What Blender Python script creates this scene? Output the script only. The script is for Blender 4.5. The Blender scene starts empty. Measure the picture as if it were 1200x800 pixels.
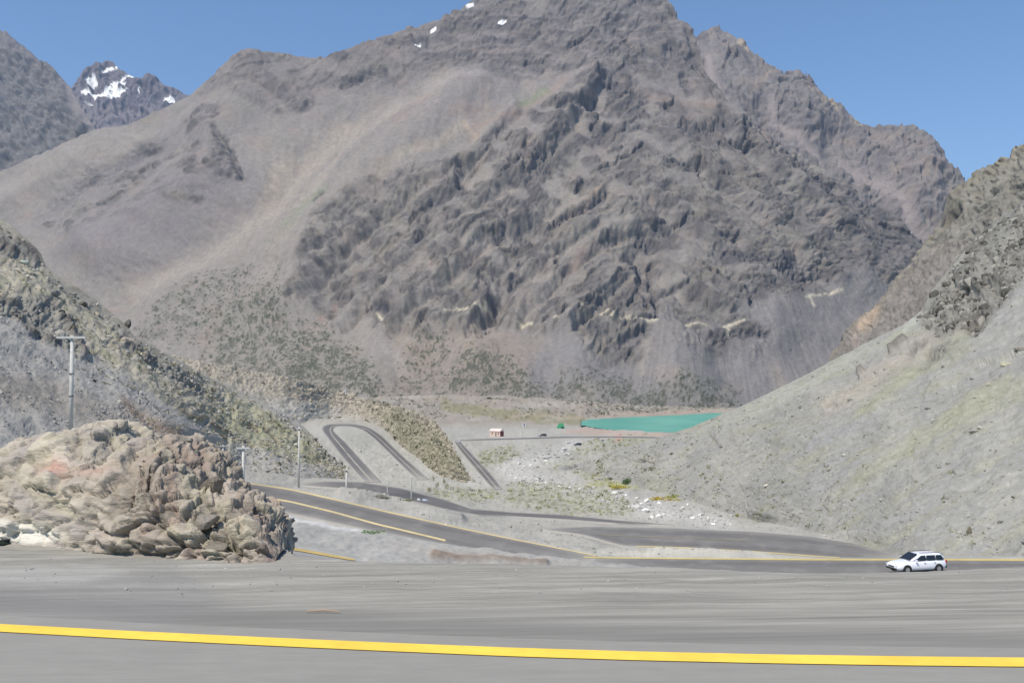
import bpy, bmesh, math, random
import numpy as np
from mathutils import Vector, Matrix

random.seed(7)
RNG = np.random.default_rng(11)
SC = bpy.context.scene
COL = SC.collection

# ------------------------------------------------------------------ camera
F, CX, CY, HOR, CZ = 1152.0, 600.0, 400.0, 451.0, 50.0      # photo pixels; eye height above datum
PITCH = math.atan((HOR - CY) / F)
cam = bpy.data.cameras.new('camera')
cam.sensor_width = 36.0
cam.lens = 36.0 * F / 1200.0
cam.clip_start = 0.1
cam.clip_end = 40000
camo = bpy.data.objects.new('camera', cam)
COL.objects.link(camo)
camo.location = (0, 0, CZ)
camo.rotation_euler = (math.pi / 2 + PITCH, 0, 0)
SC.camera = camo

# ------------------------------------------------------------------ sky and sun
SUN_EL, SUN_AZ = math.radians(58), math.radians(-138)       # azimuth clockwise from +Y
w = bpy.data.worlds.new('World')
SC.world = w
w.use_nodes = True
wn = w.node_tree.nodes
sky = wn.new('ShaderNodeTexSky')
sky.sky_type = 'NISHITA'
sky.sun_disc = False
sky.sun_elevation = SUN_EL
sky.sun_rotation = SUN_AZ
sky.altitude = 2500
sky.air_density = 1.3
sky.dust_density = 0.0
sky.ozone_density = 3.6
hs = wn.new('ShaderNodeHueSaturation'); hs.inputs['Saturation'].default_value = 1.07; hs.inputs['Value'].default_value = 1.03
w.node_tree.links.new(sky.outputs[0], hs.inputs['Color']); w.node_tree.links.new(hs.outputs[0], wn['Background'].inputs[0])
wn['Background'].inputs[1].default_value = 0.13
sl = bpy.data.lights.new('sun', 'SUN')
sl.energy = 4.3
sl.angle = math.radians(0.53)
sl.color = (1.0, 0.93, 0.84)
so = bpy.data.objects.new('sun', sl)
COL.objects.link(so)
sd = Vector((math.sin(SUN_AZ) * math.cos(SUN_EL), math.cos(SUN_AZ) * math.cos(SUN_EL), math.sin(SUN_EL)))
so.rotation_euler = sd.to_track_quat('Z', 'Y').to_euler()
so.location = (-50, -30, 120)
SC.view_settings.view_transform = 'Standard'
SC.view_settings.look = 'None'
SC.view_settings.exposure = 0.17
SC.view_settings.gamma = 1.0
SC.view_settings.use_curve_mapping = False
SC.render.engine = 'CYCLES'
SC.cycles.use_denoising = True
SC.cycles.max_bounces = 5
SC.cycles.diffuse_bounces = 2
SC.cycles.volume_bounces = 0

# ------------------------------------------------------------------ projection helpers
cp, sp = math.cos(PITCH), math.sin(PITCH)
def ray(px, py):
    x = (np.asarray(px, float) - CX) / F
    y = -(np.asarray(py, float) - CY) / F
    return x, cp - y * sp, sp + y * cp
def P(px, py, Y):
    dx, dy, dz = ray(px, py)
    t = Y / dy
    return np.stack(np.broadcast_arrays(dx * t, Y + 0 * t, CZ + dz * t), -1)
def PZ(px, py, z):
    dx, dy, dz = ray(px, py)
    t = (z - CZ) / dz
    return np.stack(np.broadcast_arrays(dx * t, dy * t, z + 0 * t), -1)

# ------------------------------------------------------------------ noise
_g = np.random.default_rng(3)
PERM = _g.permutation(1024)
PERM = np.concatenate([PERM, PERM, PERM])
ANG = _g.uniform(0, 2 * np.pi, 1024)
GX, GY = np.cos(ANG), np.sin(ANG)
VAL = _g.uniform(-1, 1, 1024)
def pn(x, y, s=0):
    xi = np.floor(x).astype(np.int64); yi = np.floor(y).astype(np.int64)
    xf = x - xi; yf = y - yi
    u = xf * xf * xf * (xf * (xf * 6 - 15) + 10); v = yf * yf * yf * (yf * (yf * 6 - 15) + 10)
    def g(i, j, a, b):
        h = PERM[(PERM[(xi + i + s * 57) & 1023] + yi + j + s * 131) & 1023]
        return GX[h] * a + GY[h] * b
    n0 = g(0, 0, xf, yf) * (1 - u) + g(1, 0, xf - 1, yf) * u
    n1 = g(0, 1, xf, yf - 1) * (1 - u) + g(1, 1, xf - 1, yf - 1) * u
    return (n0 * (1 - v) + n1 * v) * 1.5
def fbm(x, y, o=4, s=0, gain=0.5):
    r = 0; a = 1.0; t = 0
    for k in range(o):
        r = r + a * pn(x, y, s + k); t += a
        x, y = x * 1.62 - y * 1.21 + 3.1, x * 1.21 + y * 1.62 + 7.7
        a *= gain
    return r / t
def ridged(x, y, o=4, s=0, gain=0.5):
    r = 0; a = 1.0; t = 0
    for k in range(o):
        r = r + a * (1 - 2.2 * np.abs(pn(x, y, s + k))); t += a
        x, y = x * 2.03 + 5.3, y * 2.03 + 1.7
        a *= gain
    return r / t
def cells(x, y, s=0):
    """worley: distance to the nearest point, and a value per cell"""
    xi = np.floor(x).astype(np.int64); yi = np.floor(y).astype(np.int64)
    best = np.full(x.shape, 9.0); val = np.zeros(x.shape)
    for i in (-1, 0, 1):
        for j in (-1, 0, 1):
            h = PERM[(PERM[(xi + i + s * 71) & 1023] + yi + j + s * 37) & 1023]
            ox = xi + i + 0.5 + 0.45 * VAL[h]; oy = yi + j + 0.5 + 0.45 * VAL[(h * 7 + 13) & 1023]
            d = (ox - x) ** 2 + (oy - y) ** 2
            k = d < best
            best = np.where(k, d, best); val = np.where(k, VAL[(h * 3 + 5) & 1023], val)
    return np.sqrt(best), val
def facets(x, y, s=0):
    """broken rock: every cell is a tilted plane of its own; returns crack distance, plane height, cell value"""
    xi = np.floor(x).astype(np.int64); yi = np.floor(y).astype(np.int64)
    b1 = np.full(x.shape, 9.); b2 = np.full(x.shape, 9.); hh = np.zeros(x.shape); val = np.zeros(x.shape)
    for i in (-1, 0, 1):
        for j in (-1, 0, 1):
            h = PERM[(PERM[(xi + i + s * 71) & 1023] + yi + j + s * 37) & 1023]
            dx = x - (xi + i + .5 + .48 * VAL[h]); dy = y - (yi + j + .5 + .48 * VAL[(h * 7 + 13) & 1023])
            d = np.sqrt(dx * dx + dy * dy); n = d < b1
            b2 = np.where(n, b1, np.minimum(b2, d)); b1 = np.where(n, d, b1)
            v = VAL[(h * 3 + 5) & 1023]; val = np.where(n, v, val)
            hh = np.where(n, v * .5 + dx * VAL[(h * 11 + 3) & 1023] * 1.3 + dy * VAL[(h * 13 + 9) & 1023] * 1.3, hh)
    return b2 - b1, hh, val
_u = _g.normal(size=(1024, 3)); G3 = _u / np.linalg.norm(_u, axis=1, keepdims=True)
def pn3(x, y, z, s=0):
    xi, yi, zi = (np.floor(q).astype(np.int64) for q in (x, y, z))
    xf, yf, zf = x - xi, y - yi, z - zi
    u, v, w_ = (q * q * q * (q * (q * 6 - 15) + 10) for q in (xf, yf, zf)); r = 0
    for i in (0, 1):
        for j in (0, 1):
            for k in (0, 1):
                h = PERM[(PERM[(PERM[(xi + i + s * 57) & 1023] + yi + j) & 1023] + zi + k) & 1023]
                d = G3[h, 0] * (xf - i) + G3[h, 1] * (yf - j) + G3[h, 2] * (zf - k)
                r = r + d * (u if i else 1 - u) * (v if j else 1 - v) * (w_ if k else 1 - w_)
    return r * 1.6
def fbm3(x, y, z, o=4, s=0, g=.5, rid=False):
    r = 0; a = 1.; t = 0
    for k in range(o):
        n = pn3(x, y, z, s + k); r = r + a * ((1 - 2.2 * np.abs(n)) if rid else n); t += a; x, y, z = x * 2.03 + 3.1, y * 2.03 + 1.3, z * 2.03 + 7.9; a *= g
    return r / t
def cells3(x, y, z, s=0):
    xi, yi, zi = (np.floor(q).astype(np.int64) for q in (x, y, z)); b1 = np.full(x.shape, 9.); b2 = np.full(x.shape, 9.); val = np.zeros(x.shape)
    for i in (-1, 0, 1):
        for j in (-1, 0, 1):
            for k in (-1, 0, 1):
                h = PERM[(PERM[(PERM[(xi + i + s * 71) & 1023] + yi + j) & 1023] + zi + k) & 1023]
                d = np.sqrt((xi + i + .5 + .45 * VAL[h] - x) ** 2 + (yi + j + .5 + .45 * VAL[(h * 7 + 13) & 1023] - y) ** 2 + (zi + k + .5 + .45 * VAL[(h * 5 + 3) & 1023] - z) ** 2)
                n = d < b1; b2 = np.where(n, b1, np.minimum(b2, d)); b1 = np.where(n, d, b1); val = np.where(n, VAL[(h * 3 + 5) & 1023], val)
    return b2 - b1, val
def ss(a, b, x):
    t = np.clip((x - a) / (b - a), 0, 1)
    return t * t * (3 - 2 * t)

# ------------------------------------------------------------------ regions drawn on the ground
def m_line(X, Y, pts, w, w2=None):
    """soft mask round a polyline; width may change from w to w2"""
    pts = np.asarray(pts, float); w2 = w if w2 is None else w2
    W = max(w, w2) * 2.6
    box = (X > pts[:, 0].min() - W) & (X < pts[:, 0].max() + W) & (Y > pts[:, 1].min() - W) & (Y < pts[:, 1].max() + W)
    out = np.zeros(X.shape)
    if not box.any():
        return out
    x = X[box]; y = Y[box]; m = np.zeros(x.shape); n = len(pts) - 1
    for k in range(n):
        a = pts[k]; b = pts[k + 1]; d = b - a
        t = np.clip(((x - a[0]) * d[0] + (y - a[1]) * d[1]) / (d @ d + 1e-9), 0, 1)
        dd = (x - a[0] - t * d[0]) ** 2 + (y - a[1] - t * d[1]) ** 2
        ww = w + (w2 - w) * (k + t) / n
        m = np.maximum(m, np.exp(-dd / (ww * ww) * 1.2))
    out[box] = m
    return out
def m_poly(X, Y, pts, soft=4):
    pts = np.asarray(pts, float)
    W = soft * 1.5
    box = (X > pts[:, 0].min() - W) & (X < pts[:, 0].max() + W) & (Y > pts[:, 1].min() - W) & (Y < pts[:, 1].max() + W)
    out = np.zeros(X.shape)
    if not box.any():
        return out
    x = X[box]; y = Y[box]; ins = np.zeros(x.shape, bool); dm = np.full(x.shape, 1e9)
    for k in range(len(pts)):
        a = pts[k]; b = pts[(k + 1) % len(pts)]; d = b - a
        t = np.clip(((x - a[0]) * d[0] + (y - a[1]) * d[1]) / (d @ d + 1e-9), 0, 1)
        dm = np.minimum(dm, (x - a[0] - t * d[0]) ** 2 + (y - a[1] - t * d[1]) ** 2)
        if abs(d[1]) > 1e-9:
            c = ((a[1] > y) != (b[1] > y)) & (x < d[0] * (y - a[1]) / d[1] + a[0])
            ins ^= c
    sdist = np.where(ins, 1, -1) * np.sqrt(dm)
    out[box] = ss(-soft, soft, sdist)
    return out
def mix(c, m, col):
    m = np.clip(m, 0, 1)[..., None]
    return c * (1 - m) + np.asarray(col, float) * m

# ------------------------------------------------------------------ mesh helpers
def tag(o, label=None, cat=None, group=None, kind=None):
    if label: o['label'] = label
    if cat: o['category'] = cat
    if group: o['group'] = group
    if kind: o['kind'] = kind
    return o
def raw_mesh(name, V, Fc, col=None, smooth=True):
    """V (n,3), Fc (m,k) all faces of k corners"""
    me = bpy.data.meshes.new(name)
    V = np.ascontiguousarray(V, np.float32); Fc = np.ascontiguousarray(Fc, np.int32)
    me.vertices.add(len(V)); me.vertices.foreach_set('co', V.ravel())
    k = Fc.shape[1]
    me.loops.add(Fc.size); me.loops.foreach_set('vertex_index', Fc.ravel())
    me.polygons.add(len(Fc))
    me.polygons.foreach_set('loop_start', np.arange(0, Fc.size, k, dtype=np.int32))
    me.polygons.foreach_set('loop_total', np.full(len(Fc), k, np.int32))
    me.polygons.foreach_set('use_smooth', np.full(len(Fc), smooth))
    me.update(calc_edges=True)
    if col is not None:
        at = me.color_attributes.new('Col', 'FLOAT_COLOR', 'POINT')
        c4 = np.ones((len(V), 4), np.float32); c4[:, :3] = np.clip(col * np.array([1.03, 1.0, .93]), 0, 1)
        at.data.foreach_set('color', c4.ravel())
    return me
def link(name, me, mat, parent=None):
    o = bpy.data.objects.new(name, me); COL.objects.link(o)
    if mat and not me.materials: me.materials.append(mat)
    if parent: o.parent = parent
    return o
def grid_faces(nr, nc):
    i = np.arange(nr * nc).reshape(nr, nc)
    a, b, c, d = i[:-1, :-1], i[:-1, 1:], i[1:, 1:], i[1:, :-1]
    return np.stack([a, b, c, d], -1).reshape(-1, 4)
def bm_obj(name, bm, mat, parent=None, smooth=False):
    me = bpy.data.meshes.new(name)
    bmesh.ops.recalc_face_normals(bm, faces=bm.faces[:])
    bm.to_mesh(me); bm.free()
    if smooth:
        me.polygons.foreach_set('use_smooth', [True] * len(me.polygons))
    return link(name, me, mat, parent)
def empty(name, loc, rz=0):
    o = bpy.data.objects.new(name, None); COL.objects.link(o)
    o.location = loc; o.rotation_euler = (0, 0, rz); o.empty_display_size = 0.3
    return o
def copy_tree(o, parent=None):
    c = o.copy(); COL.objects.link(c); c.parent = parent
    for ch in list(o.children):
        copy_tree(ch, c)
    return c

# ------------------------------------------------------------------ materials
def ground_mat(name, scale, bump=0.5, var=0.25, rough=0.95, stretch=(1, 1, 1), dist=1.0):
    """colour comes from the surface's own map; noise adds grain at the size of stones"""
    m = bpy.data.materials.new(name); m.use_nodes = True
    nt = m.node_tree; N = nt.nodes; L = nt.links; b = N['Principled BSDF']
    b.inputs['Roughness'].default_value = rough
    b.inputs['Specular IOR Level'].default_value = 0.15
    at = N.new('ShaderNodeAttribute'); at.attribute_name = 'Col'
    tc = N.new('ShaderNodeTexCoord'); mp = N.new('ShaderNodeMapping')
    mp.inputs['Scale'].default_value = stretch
    L.new(tc.outputs['Object'], mp.inputs[0])
    n1 = N.new('ShaderNodeTexNoise'); n1.inputs['Scale'].default_value = scale
    n1.inputs['Detail'].default_value = 8; n1.inputs['Roughness'].default_value = 0.7
    L.new(mp.outputs[0], n1.inputs['Vector'])
    mr = N.new('ShaderNodeMapRange'); mr.inputs[1].default_value = 0.25; mr.inputs[2].default_value = 0.75
    mr.inputs[3].default_value = 1 - var; mr.inputs[4].default_value = 1 + var
    L.new(n1.outputs[0], mr.inputs[0])
    mx = N.new('ShaderNodeMix'); mx.data_type = 'RGBA'; mx.blend_type = 'MULTIPLY'; mx.inputs[0].default_value = 1
    L.new(at.outputs['Color'], mx.inputs[6]); L.new(mr.outputs[0], mx.inputs[7])
    L.new(mx.outputs[2], b.inputs['Base Color'])
    if bump > 0:
        n2 = N.new('ShaderNodeTexNoise'); n2.inputs['Scale'].default_value = scale * 2.3
        n2.inputs['Detail'].default_value = 6; n2.inputs['Roughness'].default_value = 0.65
        L.new(mp.outputs[0], n2.inputs['Vector'])
        bp = N.new('ShaderNodeBump'); bp.inputs['Strength'].default_value = bump; bp.inputs['Distance'].default_value = dist
        L.new(n2.outputs[0], bp.inputs['Height']); L.new(bp.outputs[0], b.inputs['Normal'])
    return m
def plain(name, col, rough=0.6, metal=0.0, var=0.1, scale=6.0, spec=0.3, coat=0.0):
    m = bpy.data.materials.new(name); m.use_nodes = True
    nt = m.node_tree; N = nt.nodes; L = nt.links; b = N['Principled BSDF']
    b.inputs['Roughness'].default_value = rough; b.inputs['Metallic'].default_value = metal
    b.inputs['Specular IOR Level'].default_value = spec
    b.inputs['Coat Weight'].default_value = coat
    tc = N.new('ShaderNodeTexCoord'); n = N.new('ShaderNodeTexNoise'); n.inputs['Scale'].default_value = scale
    n.inputs['Detail'].default_value = 5
    L.new(tc.outputs['Object'], n.inputs['Vector'])
    r = N.new('ShaderNodeValToRGB')
    c = np.array(col)
    r.color_ramp.elements[0].position = 0.3; r.color_ramp.elements[1].position = 0.7
    r.color_ramp.elements[0].color = (*np.clip(c * (1 - var), 0, 1), 1)
    r.color_ramp.elements[1].color = (*np.clip(c * (1 + var), 0, 1), 1)
    L.new(n.outputs[0], r.inputs[0]); L.new(r.outputs[0], b.inputs['Base Color'])
    return m
M_FAR = ground_mat('far_rock', 0.05, 0.55, 0.22, dist=6)
M_MID = ground_mat('mountain_rock', 0.09, 0.6, 0.22, dist=4)
M_HILL = ground_mat('hill_scree', 0.9, 0.45, 0.2, dist=0.25)
M_FLOOR = ground_mat('valley_gravel', 0.35, 0.45, 0.16, dist=0.5)
M_NEAR = ground_mat('shoulder_gravel', 4.5, 0.3, 0.12, stretch=(0.12, 2.2, 1), dist=0.012)
M_ROCK = ground_mat('outcrop_rock', 2.2, 0.8, 0.22, stretch=(0.45, 1, 1.7), dist=0.08)
M_STONE = ground_mat('loose_stone', 3.0, 0.6, 0.15, dist=0.1)
M_LEAF = ground_mat('plant_leaf', 2.0, 0, 0.25, rough=0.8)
M_ASPH = ground_mat('asphalt', 0.5, 0.15, 0.12, rough=0.9, dist=0.03)
M_ASPHN = ground_mat('asphalt_near', 9.0, 0.35, 0.10, rough=0.9, stretch=(0.3, 1.6, 1), dist=0.006)
M_PAINT = ground_mat('road_paint', 2.5, 0.1, 0.16, rough=0.7, dist=0.01)

# ---- the valley floor: depths of known spots, spread smoothly between them
CTRL = []
def lvl(pts, z):
    for x, y in pts:
        CTRL.append((x, y, float(PZ(x, y, CZ + z)[1])))
lvl([(700, 655), (820, 655), (950, 655), (1080, 655), (1300, 655), (700, 685), (950, 685), (1300, 690), (450, 690), (150, 690), (-150, 690), (-150, 765), (150, 765), (450, 765), (700, 765), (1000, 765), (1300, 765)], -12.9)
lvl([(290, 566), (400, 587), (500, 608), (600, 630), (655, 642), (290, 592), (400, 615), (500, 634), (600, 648), (200, 558), (200, 585)], -13.0)
lvl([(150, 590), (-150, 600), (-150, 640), (100, 640)], -12.6)
lvl([(720, 640), (800, 643), (900, 648), (960, 651)], -13.8)
lvl([(700, 618), (800, 620), (900, 624), (960, 630), (1010, 640), (760, 630)], -14.6)
lvl([(640, 622), (600, 617), (540, 606)], -15.0)
lvl([(470, 578), (520, 591), (560, 601), (680, 609), (770, 614), (860, 618)], -17.6)
lvl([(350, 569), (420, 569)], -17.6)
CTRL += [(300, 545, 230), (200, 530, 260), (0, 520, 300), (-150, 520, 320), (440, 563, 235), (408, 530, 340), (378, 499, 470), (432, 503, 480), (468, 535, 330), (500, 560, 245), (585, 570, 215), (560, 545, 320), (534, 516, 620), (300, 500, 520), (0, 490, 700), (-150, 480, 900),
         (500, 585, 178), (600, 585, 180), (660, 560, 240), (700, 590, 158), (760, 600, 140), (760, 575, 190), (650, 540, 330), (720, 535, 380), (600, 530, 430), (850, 560, 260), (850, 590, 165), (950, 560, 280), (950, 600, 150), (1100, 600, 160), (1100, 560, 300), (1300, 600, 170), (1300, 540, 400),
         (590, 514, 660), (650, 511, 720), (720, 512, 730), (780, 512, 740), (850, 520, 650), (1000, 520, 650), (1300, 500, 800), (683, 497, 1060), (640, 500, 960), (740, 505, 950), (800, 504, 960), (900, 504, 960), (683, 491.5, 1262), (760, 487.5, 1400), (850, 483, 1600), (900, 482, 1640), (600, 495, 1050), (500, 495, 950),
         (600, 480, 1320), (700, 478, 1500), (500, 478, 1250), (400, 475, 1150), (850, 474, 1720), (1000, 478, 1750), (1300, 480, 1800), (600, 466, 1600), (400, 463, 1550), (200, 466, 1600), (-150, 468, 1700), (850, 464, 1900), (1300, 464, 2000), (480, 488, 1050)]
CT = np.array(CTRL, float)
def tps_k(r2):
    return .5 * r2 * np.log(r2 + 1e-9)
_cx, _cy = CT[:, 0] / 300, CT[:, 1] / 60
_A = tps_k((_cx[:, None] - _cx) ** 2 + (_cy[:, None] - _cy) ** 2) + np.eye(len(CT)) * 2e-3
_B = np.stack([np.ones(len(CT)), _cx, _cy], 1)
_S = np.linalg.solve(np.block([[_A, _B], [_B.T, np.zeros((3, 3))]]), np.concatenate([np.log(CT[:, 2]), np.zeros(3)]))
def y_floor(X, Y_):
    x = np.asarray(X, float) / 300; y = np.asarray(Y_, float) / 60
    r = _S[-3] + _S[-2] * x + _S[-1] * y
    for k in range(len(CT)):
        r = r + _S[k] * tps_k((x - _cx[k]) ** 2 + (y - _cy[k]) ** 2)
    return np.exp(r)
# ------------------------------------------------------------------ terrain patches
def curve(pts):
    pts = np.asarray(pts, float)
    return lambda x: np.interp(x, pts[:, 0], pts[:, 1])
def seat(xs_, k, wid=55):
    """smooth how far a slope's foot must be moved to meet the floor"""
    n_ = int(wid / (xs_[1] - xs_[0])); h_ = np.hanning(2 * n_ + 1); m_ = np.max(np.stack([np.roll(k, q) for q in range(-n_ // 4, n_ // 4 + 1)]), 0); m_[:n_] = k[:n_]; m_[-n_:] = k[-n_:]
    return np.convolve(np.pad(m_, n_, mode='edge'), h_ / h_.sum(), 'valid')
class Patch:
    """a slope between a foot line and a crest line, with its far side behind the crest"""
    def __init__(s, x0, x1, nc, nr, foot, crest, yfun, paint, back=10, bstep=None, bdrop=0.8, cfade=0.0, jit=0.0):
        s.px = np.linspace(x0, x1, nc); s.nr = nr
        s.foot = foot(s.px); s.crest = crest(s.px)
        if jit:
            jj = jit * (1.2 * fbm(s.px / 17, 0 * s.px + jit, 4, 77, .6) + .8 * ridged(s.px / 8, 0 * s.px + 3 * jit, 2, 78)); c0 = crest
            crest = lambda q, _x=s.px, _j=jj, _c=c0: _c(q) + np.interp(q, _x, _j)
            s.crest = crest(s.px)
        s.footf, s.crestf = foot, crest
        t = np.linspace(0, 1, nr)[:, None]
        PX = np.broadcast_to(s.px, (nr, nc)).copy()
        PY = s.foot + (s.crest - s.foot) * t
        Y = yfun(PX, PY)
        base = P(PX, PY, Y)
        du = np.gradient(base, axis=1); dv = np.gradient(base, axis=0)
        n = np.cross(du, dv); n /= np.linalg.norm(n, axis=-1, keepdims=True) + 1e-12
        n[n[..., 1] > 0] *= -1
        disp, col = paint(PX, PY, Y, base)
        if isinstance(disp, tuple):                          # (along normal, straight up)
            up = disp[1]; disp = disp[0]
        else:
            up = 0
        fade = ss(0, 0.02, t) * (1 - cfade * ss(.90, .99, t))
        pos = base + n * (disp * fade)[..., None]
        pos[..., 2] += up
        s.pos = pos; s.col = col; s.t = t; s.nrm = n
        if back:
            Yc = Y[-1]; st = Yc * 0.02 if bstep is None else bstep
            rows = []; cols = []
            for k in range(1, back + 1):
                q = pos[-1].copy()
                q[:, 1] += st * k; q[:, 0] += st * k * q[:, 0] / np.maximum(q[:, 1], 1) * 0.5
                q[:, 2] -= bdrop * st * (k ** 1.25) * (1 - 0.35 * np.exp(-k / 2))
                rows.append(q); cols.append(col[-1])
            allp = np.concatenate([pos, np.stack(rows)]); allc = np.concatenate([col, np.stack(cols)])
        else:
            allp, allc = pos, col
        s.allp, s.allc = allp, allc
    def build(s, name, mat, kind='structure', label=None):
        nr, nc = s.allp.shape[:2]
        me = raw_mesh(name, s.allp.reshape(-1, 3), grid_faces(nr, nc), s.allc.reshape(-1, 3))
        o = link(name, me, mat); tag(o, label, None, None, kind)
        return o
    def at(s, px, py):
        px = np.atleast_1d(np.asarray(px, float)); py = np.atleast_1d(np.asarray(py, float))
        c = (px - s.px[0]) / (s.px[1] - s.px[0]); c = np.clip(c, 0, len(s.px) - 1.001)
        ft, cr = s.footf(px), s.crestf(px)
        r = np.clip((py - ft) / (cr - ft), 0, 1) * (s.nr - 1.001)
        ci = c.astype(int); ri = r.astype(int); cf = (c - ci)[:, None]; rf = (r - ri)[:, None]
        g = lambda A: (A[ri, ci] * (1 - rf) * (1 - cf) + A[ri, ci + 1] * (1 - rf) * cf + A[ri + 1, ci] * rf * (1 - cf) + A[ri + 1, ci + 1] * rf * cf)
        return g(s.pos), g(s.col)

# colours of stone and soil; DARK also carries the painted shade of cliffs
SCREE = (.25, .231, .216); GREY = (.185, .178, .178); ROCK = (.158, .148, .139); DARK = (.085, .083, .092)
RED = (.285, .215, .18); PALE = (.35, .315, .27); VEIN = (.6, .55, .43); GREEN = (.185, .195, .14)
BRUSH = (.09, .098, .07); PURPLE = (.205, .188, .195)

def fall(PX, PY, ax, ay, k, s, kr=0.012, o=3):
    """streaks running down the fall line away from an apex"""
    a = np.arctan2(PX - ax, PY - ay); r = np.hypot(PX - ax, PY - ay)
    return fbm(a * k, r * kr, o, s, 0.6)

# ---- the central mountain
main_crest = curve([(-120, 240), (0, 197), (60, 177), (110, 160), (150, 146), (190, 128), (222, 113), (248, 97), (270, 83), (290, 73), (303, 70),
    (325, 72), (340, 69), (372, 69), (400, 62), (450, 44), (480, 34), (505, 24), (520, 22), (545, 10), (560, -4), (600, -22), (680, -34), (760, -20), (776, -4), (785, 6),
    (795, 22), (808, 33), (815, 45), (822, 66), (832, 96), (845, 122), (862, 138), (886, 153), (925, 168), (948, 190), (985, 205), (1010, 232), (1045, 250), (1086, 291),
    (1110, 330), (1180, 380), (1300, 420)])
main_foot = curve([(-120, 500), (200, 475), (400, 478), (600, 474), (850, 482), (1000, 480), (1300, 500)])
YPROF = np.array([(-40, 3080), (0, 2980), (80, 2760), (160, 2530), (250, 2290), (330, 2080), (400, 1880), (440, 1740), (462, 1640), (480, 1560), (510, 1450)], float)
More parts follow.
